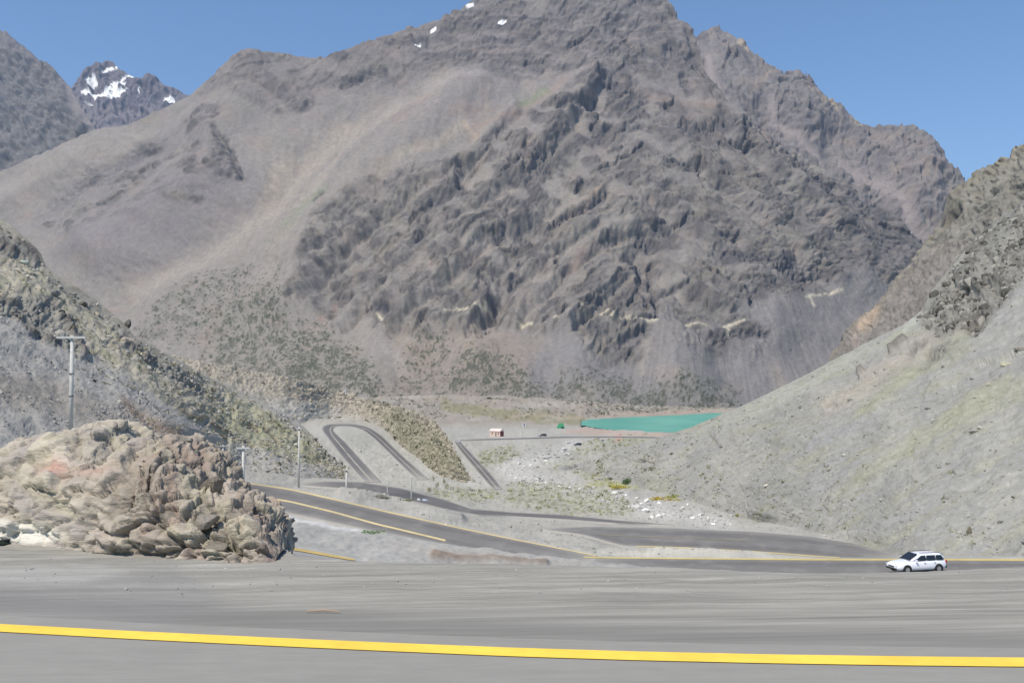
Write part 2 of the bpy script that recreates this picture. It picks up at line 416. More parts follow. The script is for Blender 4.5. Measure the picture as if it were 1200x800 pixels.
CLIFF = [  # (points, width, depth m, darkness of rock and painted shade)
    ([(403, 98), (425, 92), (448, 85)], 7, 26, .6), ([(655, 133), (680, 126), (698, 124)], 7, 30, .85), ([(604, 190), (622, 188), (640, 190)], 13, 34, .6),
    ([(618, 205), (640, 206)], 9, 24, .5), ([(542, 196), (541, 218)], 6, 30, .8), ([(503, 238), (525, 232), (540, 222)], 8, 28, .7), ([(675, 99), (690, 100)], 7, 22, .5),
    ([(700, 99), (722, 104)], 8, 24, .6), ([(738, 104), (756, 112)], 7, 22, .6), ([(735, 118), (758, 122)], 8, 18, .35), ([(712, 147), (765, 152)], 6, 20, .55),
    ([(775, 140), (800, 150)], 11, 22, .45), ([(805, 150), (832, 158)], 10, 26, .6), ([(845, 150), (868, 155), (871, 172)], 12, 26, .55), ([(868, 150), (873, 180)], 4, 26, .6),
    ([(885, 160), (905, 185)], 12, 26, .6), ([(915, 170), (940, 200)], 12, 26, .7), ([(930, 195), (975, 225)], 12, 24, .5), ([(785, 195), (815, 198)], 9, 26, .6),
    ([(817, 192), (818, 208)], 4, 26, .8), ([(762, 215), (780, 222)], 8, 20, .45), ([(848, 220), (865, 225)], 6, 16, .5), ([(648, 262), (680, 248), (712, 232)], 7, 30, .75),
    ([(652, 262), (640, 272), (625, 280)], 5, 16, .4), ([(650, 290), (665, 292)], 4, 14, .5), ([(755, 275), (768, 288)], 11, 34, .8), ([(772, 264), (784, 268)], 8, 26, .6),
    ([(740, 300), (752, 310), (752, 335)], 7, 22, .5), ([(765, 310), (768, 350), (766, 375)], 5, 26, .6), ([(805, 255), (835, 258)], 10, 20, .5), ([(840, 278), (862, 284)], 8, 20, .5),
    ([(775, 342), (790, 335), (805, 333)], 5, 16, .6), ([(845, 300), (900, 312), (950, 325)], 13, 18, .55), ([(925, 318), (948, 332)], 11, 20, .5), ([(875, 345), (882, 360)], 5, 20, .7),
    ([(840, 330), (850, 345)], 7, 16, .5), ([(583, 288), (590, 270), (592, 258)], 6, 20, .5), ([(485, 292), (500, 280)], 8, 26, .7), ([(504, 258), (498, 272), (492, 288)], 5, 24, .7),
    ([(527, 286), (540, 280)], 5, 18, .6), ([(548, 305), (566, 292)], 4, 16, .5), ([(380, 300), (400, 283)], 5, 22, .7), ([(393, 318), (404, 305)], 4, 16, .5), ([(344, 360), (352, 355)], 3, 14, .6),
    ([(372, 240), (378, 232)], 3.5, 16, .7), ([(432, 365), (448, 366), (462, 374)], 5, 24, .8), ([(440, 385), (458, 380)], 3, 10, .6), ([(515, 352), (528, 350)], 4, 18, .7),
    ([(480, 347), (470, 345)], 3, 12, .4), ([(567, 332), (578, 355)], 5, 26, .8), ([(609, 308), (605, 322), (600, 335)], 5, 26, .8), ([(653, 305), (655, 320)], 4, 20, .7),
    ([(560, 388), (585, 378)], 3, 12, .5), ([(450, 333), (460, 330)], 4, 12, .4), ([(395, 345), (430, 342)], 3, 10, .5), ([(640, 385), (670, 378), (700, 366)], 4, 16, .6),
    ([(690, 384), (745, 378), (768, 377)], 3.5, 16, .6), ([(745, 335), (755, 355)], 4, 20, .7), ([(705, 340), (690, 360)], 5, 14, .4), ([(815, 395), (840, 405)], 8, 18, .5),
    ([(850, 400), (898, 392)], 9, 18, .6), ([(838, 392), (846, 400)], 6, 16, .5), ([(700, 400), (730, 410)], 12, 12, .35), ([(725, 408), (760, 388)], 6, 12, .4), ([(680, 396), (690, 402)], 5, 10, .3),
    ([(783, 55), (812, 70)], 10, 24, .45), ([(805, 40), (812, 60)], 6, 24, .5), ([(818, 80), (835, 110)], 9, 24, .5), ([(800, 90), (808, 110)], 6, 20, .5), ([(760, 60), (780, 70)], 7, 18, .4),
    ([(740, 30), (770, 40)], 9, 16, .3), ([(620, 78), (665, 82)], 8, 16, .4), ([(560, 50), (600, 52)], 7, 14, .3), ([(505, 66), (560, 72)], 7, 16, .4), ([(470, 48), (500, 52)], 7, 14, .35),
    ([(262, 165), (278, 195), (284, 215)], 5, 30, .6), ([(270, 180), (268, 215)], 12, 16, .25), ([(244, 143), (266, 148)], 7, 18, .45), ([(110, 205), (150, 190), (180, 172)], 10, 12, .35),
    ([(60, 240), (90, 225), (110, 212)], 8, 10, .3), ([(340, 110), (345, 118)], 7, 12, .3), ([(290, 85), (320, 80)], 8, 16, .35), ([(350, 130), (365, 122)], 5, 12, .3),
    ([(990, 210), (1040, 262)], 16, 14, .45), ([(1000, 280), (1060, 300)], 20, 12, .45), ([(890, 225), (950, 260)], 12, 14, .3), ([(960, 300), (1020, 318)], 14, 12, .35),
    ([(1060, 275), (1082, 292)], 12, 12, .4), ([(880, 250), (900, 255)], 7, 12, .3), ([(940, 232), (990, 262)], 12, 12, .35)]
def paint_main(PX, PY, Y, base):
    q1 = fbm(PX / 46, PY / 46, 4, 1); q2 = fbm(PX / 46, PY / 46, 4, 2)
    wx = PX + 9 * q1 + 2.6 * fbm(PX / 9, PY / 9, 3, 5); wy = PY + 9 * q2 + 2.6 * fbm(PX / 9, PY / 9, 3, 6)
    # rock or scree
    R = m_poly(wx, wy, [(345, 352), (368, 262), (430, 218), (520, 190), (560, 172), (640, 120), (690, 92), (660, 60), (480, 62), (400, 82), (300, 60), (540, -60), (820, -60), (830, 90), (850, 135), (905, 185),
        (1120, 260), (1120, 345), (1050, 330), (990, 322), (960, 345), (900, 352), (862, 366), (905, 392), (893, 412), (800, 425), (740, 425), (700, 430), (655, 398), (600, 385), (540, 392), (500, 397), (455, 392), (420, 362), (380, 372)], 7)
    R = np.maximum(R, 1.0 * m_poly(wx, wy, [(40, 262), (100, 215), (160, 172), (240, 138), (264, 148), (287, 212), (270, 238), (225, 250), (150, 262), (90, 275)], 8) * ss(-.15, .25, fbm(PX / 30 + PY / 40, PY / 18, 3, 21)))
    R = np.maximum(R, .8 * m_poly(wx, wy, [(230, 112), (285, 70), (400, 58), (560, 30), (690, 60), (690, 88), (600, 92), (500, 84), (450, 96), (400, 106), (330, 142), (290, 130)], 7))
    soft = m_poly(wx, wy, [(690, 92), (780, 125), (700, 205), (740, 235), (660, 262), (560, 280), (540, 240), (560, 190)], 20)
    pock = ss(-.04, .2, fbm(PX / 34 - PY / 60, PY / 22, 4, 31)) * (.55 + .35 * soft)
    R = R * (1 - pock)
    for pts, wd in (([(655, 262), (700, 232), (730, 218)], 8), ([(672, 320), (668, 290), (690, 270), (740, 262)], 11), ([(560, 292), (545, 300)], 6), ([(800, 290), (790, 325)], 14), ([(505, 318), (510, 335)], 5),
                    ([(740, 158), (800, 180)], 8), ([(640, 345), (612, 375)], 10), ([(565, 300), (600, 318), (640, 330)], 7), ([(740, 85), (830, 128)], 6)):
        R *= 1 - .85 * m_line(wx, wy, pts, wd)
    R = np.clip(R, 0, 1)
    # displacement: buttresses lean with the dip of the beds, left to right
    k = ss(640, 860, wx)
    def rot(ang):
        ca, sa = math.cos(ang), -math.sin(ang)
        return wx * ca + wy * sa, -wx * sa + wy * ca
    a, b = rot(.70); a2, b2 = rot(-.55)
    big = ridged(a / 120, b / 30, 3, 41, .5) * (1 - k) + ridged(a2 / 110, b2 / 34, 3, 43, .5) * k
    med = ridged(a / 27, b / 13, 3, 51, .55) * (1 - k) + ridged(a2 / 27, b2 / 15, 3, 53, .55) * k
    fin = ridged(a / 9.5, b / 6.0, 3, 61, .6) * (1 - k) + ridged(a2 / 9, b2 / 6.5, 3, 63, .6) * k
    a_, b_ = a, b
    lump = fbm(wx / 120, wy / 90, 3, 71)
    cw, cv = cells(a / 26 + .3 * q1, b / 14, 3)
    k_ = k > .5
    fa, fb = np.where(k_, a2, a_), np.where(k_, b2, b_)
    fx = fa + 5 * fbm(PX / 12, PY / 10, 3, 44); fy = fb + 3 * fbm(PX / 12, PY / 10, 3, 45)
    f1, g1, w1 = facets(fx / 66, fy / 19, 31); f2, g2, w2 = facets(fx / 27, fy / 8.5, 32); f3, g3, w3 = facets(fx / 11, fy / 4.2, 33)
    led = ridged(fx / 60, fy / 5.5, 2, 46)
    D = R * (9 * big + 2.6 * med + 1.1 * fin + 7 * g1 + 3.6 * g2 + 2.1 * g3 + 1.3 * led - 4 * ss(.12, 0, f1) - 2 * ss(.16, 0, f2) + 1.2 * (cv) * ss(.75, .35, cw)) + 26 * lump
    D += (1 - R) * (2 * fbm(PX / 14, PY / 14, 4, 81) + .3 * fall(PX, PY, 650, -260, 60, 82, .03))
    # left scree gullies and spurs
    D += 55 * m_line(PX, PY, [(300, 95), (262, 150), (250, 200), (190, 250), (120, 290)], 38) + 26 * m_line(wx, wy, [(130, 160), (60, 205), (-20, 250)], 20)
    D -= 30 * m_line(wx, wy, [(470, 100), (395, 150), (340, 200), (305, 240), (230, 292), (140, 345)], 22)
    D += 34 * m_line(wx, wy, [(560, 100), (440, 190), (360, 270), (345, 350)], 30)
    D += 30 * m_line(wx, wy, [(840, 120), (905, 200), (1000, 290), (1010, 320)], 26) - 24 * m_line(wx, wy, [(740, 300), (772, 345)], 12)
    D += 26 * m_line(wx, wy, [(690, 90), (630, 170), (560, 260), (470, 350)], 26) - 26 * m_line(wx, wy, [(640, 250), (600, 300), (570, 390)], 11)
    D += 22 * m_poly(wx, wy, [(640, 390), (700, 290), (740, 300), (768, 350), (768, 380), (700, 420)], 16)
    D += 18 * m_poly(wx, wy, [(480, 350), (560, 290), (605, 300), (600, 330), (560, 370), (520, 385), (460, 385)], 12)
    for pts in ([(350, 350), (400, 285), (470, 225), (545, 185)], [(395, 378), (450, 320), (520, 262), (590, 215)], [(450, 388), (500, 345), (560, 290), (610, 250)], [(540, 385), (585, 340), (640, 290), (690, 262)], [(602, 378), (650, 325), (700, 280), (740, 262)], [(665, 392), (705, 345), (745, 310)],
                [(800, 170), (860, 215), (930, 285), (985, 325)], [(860, 150), (935, 225), (1010, 290), (1050, 322)], [(770, 220), (830, 275), (890, 335)], [(770, 300), (810, 335), (850, 362)], [(600, 130), (560, 170), (530, 215)], [(700, 95), (655, 150), (610, 205)]):
        p_ = np.array(pts, float); off = np.array([11, 8]) if p_[-1, 0] < 760 else np.array([-9, 12])
        D += 13 * m_line(wx, wy, p_, 8); gl = m_line(wx, wy, p_ + off, 5); D -= 11 * gl; R *= 1 - .55 * gl
    # scree cones at the foot
    for ax, ay, bx, by, wd, h in ((775, 348, 800, 462, 62, 34), (660, 386, 690, 456, 46, 18), (575, 372, 540, 455, 50, 18), (905, 350, 905, 460, 60, 14), (450, 390, 430, 450, 34, 12)):
        v = np.clip((wy - ay) / (by - ay), 0, 1.2); c = ax + (bx - ax) * v; ww = 4 + wd * v
        cone = np.clip(1 - np.abs(PX - c) / ww, 0, 1) * (wy > ay - 2)
        D += h * np.minimum(cone * 1.2, 1) * v ** .5
        R *= 1 - .9 * ss(0, .25, cone)
    # colours
    hi = ss(260, 60, PY)
    c = np.empty(PX.shape + (3,)); c[:] = SCREE
    c = mix(c, .55 * hi, PURPLE)
    c = mix(c, .55 * m_poly(wx, wy, [(60, 250), (130, 200), (190, 160), (245, 140), (285, 212), (225, 262), (120, 320), (40, 300)], 22), (.185, .172, .178))
    st = fall(PX, PY, 650, -260, 85, 91)
    c *= (1 + .05 * st + .10 * fbm(PX / 60, PY / 50, 4, 95) + .16 * fbm(PX / 7 + PY / 14, PY / 6, 4, 94))[..., None]
    c = mix(c, .35 * ss(.05, .45, fbm(PX / 40 + PY / 90, PY / 25, 4, 96)), RED)
    c = mix(c, .3 * ss(.05, .4, fbm(PX / 38 + PY / 80, PY / 30, 4, 97)), (.205, .205, .165))
    run = fall(PX, PY, 640, -300, 22, 93, .004, 4)
    c = mix(c, .35 * ss(.05, .35, run), (.29, .262, .23)); c = mix(c, .3 * ss(.05, .35, -run), (.205, .192, .182))
    # grey scree to the lower right and in the cones
    gm = m_poly(wx, wy, [(700, 440), (768, 352), (850, 365), (880, 330), (1000, 315), (1120, 340), (1060, 480), (700, 480)], 14)
    c = mix(c, .8 * gm, np.array(GREY) * 1.05)
    gs = fall(PX, PY, 800, 60, 130, 98, .02)
    c *= (1 + .3 * gm * gs)[..., None]
    gm2 = m_poly(wx, wy, [(590, 390), (650, 388), (740, 455), (620, 458)], 10)
    c = mix(c, .75 * gm2, (.2, .195, .2))
    pm = m_poly(wx, wy, [(490, 400), (560, 380), (640, 400), (600, 465), (450, 465)], 14)
    c = mix(c, .6 * pm, (.27, .225, .19))
    c = mix(c, .45 * m_poly(wx, wy, [(90, 300), (200, 215), (300, 200), (330, 230), (230, 290), (150, 335)], 18), (.215, .197, .205))
    for pts, wd, col, st_ in (([(0, 232), (60, 205), (120, 175), (160, 158)], 13, (.30, .275, .25), .7), ([(40, 262), (110, 215), (190, 168)], 5, (.15, .14, .148), .5), ([(150, 280), (210, 240), (268, 222)], 6, (.165, .155, .16), .5), ([(470, 125), (410, 165), (372, 215), (350, 240)], 7, (.34, .31, .27), .55), ([(500, 118), (450, 150), (400, 200)], 5, (.175, .16, .158), .45), ([(520, 96), (420, 140), (345, 180)], 16, PALE, .35), ([(400, 140), (345, 200), (320, 235), (255, 280), (150, 340)], 12, PALE, .6), ([(330, 190), (300, 235)], 9, (.38, .335, .28), .6),
            ([(545, 150), (505, 170), (470, 190), (440, 215)], 6, (.36, .315, .265), .65), ([(660, 95), (600, 140), (560, 150), (553, 165)], 6, RED, .7), ([(545, 150), (556, 165)], 3, (.4, .32, .24), .7),
            ([(590, 95), (500, 98)], 6, (.33, .30, .29), .5), ([(640, 90), (668, 60)], 5, PALE, .5), ([(640, 105), (610, 125)], 5, (.19, .23, .14), .8), ([(380, 225), (355, 250), (335, 270)], 7, (.17, .22, .14), .5),
            ([(385, 262), (366, 285), (360, 305)], 3, PALE, .75), ([(420, 320), (395, 350), (375, 375)], 4, (.33, .2, .16), .6), ([(508, 310), (512, 325)], 5, (.36, .24, .19), .6), ([(655, 262), (705, 226)], 7, (.33, .255, .2), .75),
            ([(672, 320), (680, 300)], 7, (.34, .24, .19), .6), ([(765, 103), (772, 122), (767, 140), (775, 160)], 2, PALE, .75), ([(725, 112), (730, 132)], 2, PALE, .5), ([(832, 144), (834, 162), (828, 176)], 2, PALE, .8),
            ([(694, 120), (703, 140)], 1.8, PALE, .6), ([(828, 90), (838, 120), (850, 135)], 3, PALE, .8), ([(820, 55), (830, 95)], 5, (.26, .235, .23), .8), ([(872, 160), (872, 190), (862, 205)], 4, RED, .5),
            ([(672, 265), (668, 290), (662, 310)], 3, PALE, .5), ([(500, 300), (480, 330)], 3, RED, .4), ([(645, 410), (660, 440)], 3, (.28, .25, .22), .5), ([(755, 405), (752, 440)], 5, (.34, .31, .27), .6),
            ([(730, 100), (800, 122), (835, 130)], 5, RED, .7), ([(990, 300), (1040, 330)], 6, (.25, .19, .165), .4), ([(905, 430), (918, 455)], 9, (.33, .28, .235), .5), ([(770, 445), (790, 458)], 10, (.32, .27, .235), .5),
            ([(500, 415), (470, 400)], 14, (.30, .235, .17), .45)):
        c = mix(c, st_ * m_line(wx, wy, pts, wd) * (.7 + .6 * fbm(PX / 8, PY / 8, 3, 99)), col)
    rc = np.empty_like(c); rc[:] = ROCK
    rc *= (1 + .3 * fbm(fx / 50, fy / 4, 3, 101) + .3 * fbm(PX / 5, PY / 4, 3, 103) + .16 * w1 + .16 * w2 + .12 * w3)[..., None]
    rc = mix(rc, .6 * ss(0, .4, fbm(PX / 30, PY / 22, 4, 104)), (.215, .195, .162))
    rc = mix(rc, .5 * ss(.15, .5, fbm(a / 14, b / 6, 4, 107)), (.25, .235, .205))
    rc = mix(rc, .8 * ss(.02, .25, fbm(a / 34, b / 17, 4, 105)), (.085, .080, .082))
    rc = mix(rc, .35 * hi, (.165, .15, .155))
    for pts, st_ in (([(600, 185), (650, 120), (700, 90), (780, 95), (840, 145), (860, 180), (800, 170), (720, 165), (680, 190), (640, 240), (590, 270), (560, 250)], .6), ([(495, 245), (540, 190), (550, 240), (510, 300), (480, 310)], .5),
                     ([(740, 250), (800, 240), (870, 260), (880, 290), (800, 300), (775, 350), (750, 340), (730, 300)], .55), ([(850, 150), (950, 190), (1100, 290), (1080, 330), (1000, 320), (900, 250), (860, 200)], .5),
                     ([(840, 290), (960, 320), (950, 345), (860, 360), (830, 330)], .6), ([(800, 385), (900, 388), (895, 415), (820, 412)], .6), ([(500, 30), (640, 10), (800, 20), (840, 120), (720, 80), (640, 88), (480, 85)], .3),
                     ([(600, 300), (650, 290), (660, 340), (610, 380), (580, 360)], .35), ([(660, 380), (700, 340), (768, 350), (766, 380)], .45)):
        rc = mix(rc, .8 * st_ * m_poly(wx, wy, pts, 16) * (.75 + .8 * fbm(PX / 18, PY / 12, 3, 108)), (.082, .078, .082))
    Rc = R * ss(-.45, .15, .5 * med + .5 * fin + .25)
    c = c * (1 - .92 * Rc[..., None]) + rc * .92 * Rc[..., None]
    topb = m_poly(wx, wy, [(440, 48), (560, -30), (830, -30), (840, 70), (700, 92), (480, 95)], 12)
    bed = fbm(wx / 90, (wy + wx * .06) / 4.5, 3, 109)
    c = mix(c, .5 * topb * ss(.05, .35, bed), (.10, .095, .105)); c = mix(c, .4 * topb * ss(-.1, -.4, bed), (.25, .225, .225)); D += 5 * topb * bed
    nz5 = fbm(PX / 6 + PY / 12, PY / 4, 3, 106)
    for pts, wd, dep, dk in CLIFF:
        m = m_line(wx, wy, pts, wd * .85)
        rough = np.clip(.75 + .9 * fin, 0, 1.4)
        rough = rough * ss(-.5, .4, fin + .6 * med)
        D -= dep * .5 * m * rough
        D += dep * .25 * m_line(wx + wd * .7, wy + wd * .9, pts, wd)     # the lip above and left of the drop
        c = mix(c, dk * ss(.15, .7, m * (.75 + 1.5 * nz5)), np.array(DARK) * 1.15)  # dark rock and cliff shade painted together into the colour
    for pts in ([(523, 373), (545, 371), (562, 366), (574, 363)], [(608, 384), (624, 387)], [(649, 388), (664, 381), (680, 379)], [(684, 384), (702, 381), (710, 376)], [(706, 382), (735, 380), (768, 381)],
                [(804, 381), (816, 379), (826, 381)], [(846, 386), (858, 384), (870, 378)], [(849, 388), (852, 396)], [(943, 350), (962, 346)], [(966, 344), (985, 340)], [(947, 350), (953, 360)], [(444, 372), (450, 380), (446, 382)]):
        m = m_line(PX + 1.0 * q1, PY + 1.6 * fbm(PX / 7, PY / 30, 2, 7), pts, 2.0)
        c = mix(c, .85 * m * (.75 + .7 * fbm(PX / 3.5, PY / 3.5, 2, 8)), VEIN)
    # thorn brush low on the slope: small separate clumps
    bz = np.zeros(PX.shape)
    for pts, s_ in (([(330, 470), (340, 395), (380, 385), (430, 430), (450, 470)], 1.0), ([(230, 440), (250, 370), (330, 330), (350, 400), (340, 460)], .5), ([(150, 400), (230, 320), (300, 310), (260, 400)], .28),
                    ([(525, 462), (540, 420), (600, 425), (640, 455), (640, 465)], .8), ([(478, 425), (490, 388), (520, 400), (505, 460), (470, 462)], .45), ([(640, 470), (660, 440), (740, 450), (750, 480)], .5),
                    ([(700, 482), (720, 462), (860, 458), (860, 482)], .6), ([(450, 470), (480, 430), (600, 450), (640, 470)], .3)):
        bz = np.maximum(bz, min(1.0, s_ * 1.35) * m_poly(wx, wy, pts, 16))
    bw = fbm(PX / 12, PY / 9, 4, 12)
    cl, cq = cells(PX / 4.3 + 1.2 * bw, PY / 3.0 + 1.2 * fbm(PX / 7, PY / 6, 2, 13), 9)
    cl2, cq2 = cells(PX / 2.6 + bw, PY / 2.0, 10)
    tuft = np.maximum(ss(.5, .25, cl) * (cq * .5 + .5 < bz * (.75 + 1.3 * bw)), ss(.5, .2, cl2) * (cq2 * .5 + .5 < bz * (.6 + 1.3 * bw)))
    tuft = np.maximum(tuft, .8 * bz * ss(.02, .3, bw))
    c = mix(c, .4 * bz, (.19, .18, .15)); c = mix(c, .95 * tuft, np.array(BRUSH) * .85)
    D += 1.5 * tuft
    # old snow in the lee of the summit rocks
    for x, y, r in ((551, 9, 2.5), (508, 36, 2.2), (490, 53, 1.8), (589, 29, 2.8), (587, 31, 2.0)):
        m = m_line(PX, PY, [(x - r, y + r * .5), (x + r, y - r * .5)], r * .9)
        c = mix(c, ss(.3, .5, m), (.86, .88, .92))
    return D * ss(0, 40, main_foot(PX) - PY + 6), c
def y_main(PX, PY):
    return np.interp(PY, YPROF[:, 0], YPROF[:, 1]) + 850 * (np.abs(PX - 620) / 620) ** 2.0
MAIN = Patch(-110, 1290, 1180, 410, main_foot, main_crest, y_main, paint_main, jit=1.6, back=14, bdrop=.8)
MAIN.build('mountain', M_MID, label='broad rocky mountain with scree slopes filling the valley head')

# ---- the ridge behind it on the right
r_crest = curve([(700, 60), (790, 60), (812, 42), (826, 37), (842, 35), (852, 44), (868, 58), (880, 74), (905, 93), (912, 97), (922, 92), (938, 92), (950, 99), (958, 110), (966, 124), (985, 130), (1002, 144), (1022, 148), (1042, 151),
    (1060, 156), (1082, 168), (1100, 184), (1112, 198), (1122, 213), (1132, 224), (1180, 262), (1320, 330)])
r_foot = curve([(700, 200), (820, 200), (900, 260), (1000, 330), (1100, 400), (1320, 470)])
def paint_ridge(PX, PY, Y, base):
    q = fbm(PX / 30, PY / 30, 4, 201)
    wx = PX + 6 * q; wy = PY + 6 * fbm(PX / 30, PY / 30, 4, 202)
    a = wx * .5 + wy * .86; b = -wx * .86 + wy * .5
    R = np.clip(.75 + .6 * fbm(PX / 40, PY / 40, 3, 203), 0, 1)
    chute = 0
    for pts, wd in (([(826, 70), (835, 105), (850, 135), (870, 150)], 7), ([(900, 125), (905, 150), (935, 170), (960, 195)], 5), ([(1035, 260), (1060, 290), (1090, 330)], 10), ([(985, 195), (1050, 235), (1075, 280)], 8), ([(1000, 240), (1050, 300)], 6)):
        chute = np.maximum(chute, m_line(wx, wy, pts, wd))
    f1, g1, w1 = facets(wx / 30, wy / 26, 41); f2, g2, w2 = facets(wx / 10, wy / 9, 42)
    D = R * (26 * ridged(a / 60, b / 30, 4, 205, .55) + 10 * ridged(wx / 14, wy / 12, 3, 206, .6) + 20 * g1 + 9 * g2) * (1 - .8 * chute) + 30 * fbm(wx / 70, wy / 60, 2, 207)
    for cx_, cy_, rr, h in ((858, 105, 30, 60), (935, 130, 32, 70), (840, 70, 20, 30), (1080, 210, 40, 60), (900, 110, 20, 25)):
        D += h * np.exp(-((PX - cx_) ** 2 + (PY - cy_) ** 2 * .6) / rr ** 2)
    c = np.empty(PX.shape + (3,)); c[:] = (.19, .176, .172)
    c *= (1 + .28 * fbm(wx / 10, wy / 8, 4, 208) + .15 * fbm(PX / 3.5, PY / 3.5, 2, 209))[..., None]
    c = mix(c, .55 * ss(0, .35, fbm(PX / 30, PY / 24, 4, 210)), (.125, .115, .122))
    c = mix(c, .5 * ss(.1, .4, fbm(PX / 22, PY / 26, 3, 211)), (.26, .215, .18))
    c = mix(c, .75 * chute, (.29, .255, .245))
    for pts in ([(865, 62), (872, 70)], [(968, 126), (978, 136)], [(1000, 142), (1006, 148)]):
        c = mix(c, .7 * m_line(PX, PY, pts, 3), (.42, .36, .28))
    bands = ss(.2, .7, np.sin(wy / 4.5 + 3 * q + PX / 60)) * m_poly(PX, PY, [(1030, 170), (1090, 170), (1130, 230), (1120, 260), (1040, 240)], 14)
    c = mix(c, .25 * bands, (.29, .235, .22)); D += 6 * bands
    return D, c
Patch(700, 1300, 520, 190, r_foot, r_crest, lambda X, Y_: 3300 + (300 - Y_) * 3.2 + np.abs(X - 900) * .4, paint_ridge, jit=2.6, back=10).build('mountain_ridge', M_MID, label='jagged ridge running down to the right behind the mountain')

# ---- the dark mountain at the far left and the snowy peak
l_crest = curve([(-160, -30), (-60, 8), (0, 36), (12, 44), (26, 56), (40, 66), (52, 77), (62, 80), (72, 92), (84, 104), (96, 126), (112, 152), (130, 170), (170, 200), (260, 250)])
l_foot = curve([(-160, 330), (0, 300), (260, 330)])
def paint_left(PX, PY, Y, base):
    wx = PX + 6 * fbm(PX / 26, PY / 26, 3, 301); wy = PY + 6 * fbm(PX / 26, PY / 26, 3, 302)
    D = 60 * ridged(wx / 34 + wy / 90, wy / 44, 4, 303, .55) + 26 * ridged(wx / 11, wy / 11, 3, 305, .6)
    sm = m_poly(wx, wy, [(66, 80), (90, 96), (130, 165), (112, 160), (84, 130), (76, 100)], 6)
    D *= 1 - .7 * sm
    c = np.empty(PX.shape + (3,)); c[:] = (.165, .16, .16)
    c *= (1 + .3 * fbm(wx / 9, wy / 9, 4, 306) + .2 * fbm(PX / 3, PY / 3, 2, 307))[..., None]
    c = mix(c, .6 * ss(0, .35, fbm(PX / 24, PY / 18, 4, 308)), (.105, .112, .115))
    c = mix(c, .5 * ss(95, 60, PY), (.185, .165, .17)); c = mix(c, .75 * sm, (.22, .2, .205))
    return D, c
Patch(-160, 240, 330, 200, l_foot, l_crest, lambda X, Y_: 3900 + (240 - Y_) * 4.5 - (X) * 1.5, paint_left, jit=2.0, back=10).build('mountain_shoulder', M_FAR, label='dark craggy mountain shoulder at the far left')
s_crest = curve([(0, 130), (60, 112), (84, 104), (90, 92), (100, 84), (108, 77), (114, 74), (120, 76), (127, 70), (133, 74), (140, 81), (150, 88), (158, 91), (166, 93), (173, 89), (179, 88), (185, 93), (193, 101), (204, 105), (214, 109), (222, 111), (240, 122), (300, 150)])
s_foot = curve([(0, 230), (300, 230)])
def paint_snow(PX, PY, Y, base):
    wx = PX + 3 * fbm(PX / 12, PY / 12, 3, 401); wy = PY + 3 * fbm(PX / 12, PY / 12, 3, 402)
    D = 70 * ridged(wx / 20, wy / 24, 4, 403, .55) * ss(0, 10, PY - s_crest(PX) + 4)
    c = np.empty(PX.shape + (3,)); c[:] = (.155, .145, .165)
    c *= (1 + .3 * fbm(wx / 6, wy / 5, 3, 405))[..., None]
    c = mix(c, ss(118, 138, PY + .4 * (150 - PX) * .3), (.2, .18, .19))
    sn = np.zeros(PX.shape)
    for pts in ([(119, 84), (126, 79), (139, 79), (139, 81), (128, 83), (121, 88)], [(100, 96), (107, 93), (109, 89), (113, 90), (114, 95), (116, 99), (108, 103), (102, 100)],
                [(94, 108), (100, 106), (112, 112), (122, 111), (130, 100), (140, 98), (150, 92), (158, 91), (157, 94), (146, 99), (152, 102), (140, 104), (139, 108), (152, 107), (148, 113), (138, 118), (116, 117), (114, 123), (108, 116), (96, 112)],
                [(98, 122), (104, 123), (111, 127), (108, 128)], [(192, 119), (197, 116), (205, 119), (207, 124), (200, 125), (193, 123)], [(162, 110), (166, 108), (164, 114)], [(150, 90), (156, 89), (152, 95)]):
        sn = np.maximum(sn, m_poly(PX + 1.2 * fbm(PX / 5, PY / 5, 2, 9), PY + 1.2 * fbm(PX / 5, PY / 5, 2, 10), pts, 1.3))
    sn = sn * (.8 + .7 * fbm(PX / 4, PY / 3, 3, 11)); c = mix(c, ss(.4, .7, sn), (.88, .9, .93)); D *= 1 - .5 * sn
    return D, c
Patch(0, 300, 300, 150, s_foot, s_crest, lambda X, Y_: 6300 + (230 - Y_) * 6, paint_snow, jit=1.3, back=8).build('snowy_peak', M_FAR, label='small far peak with white snow patches below its summit')

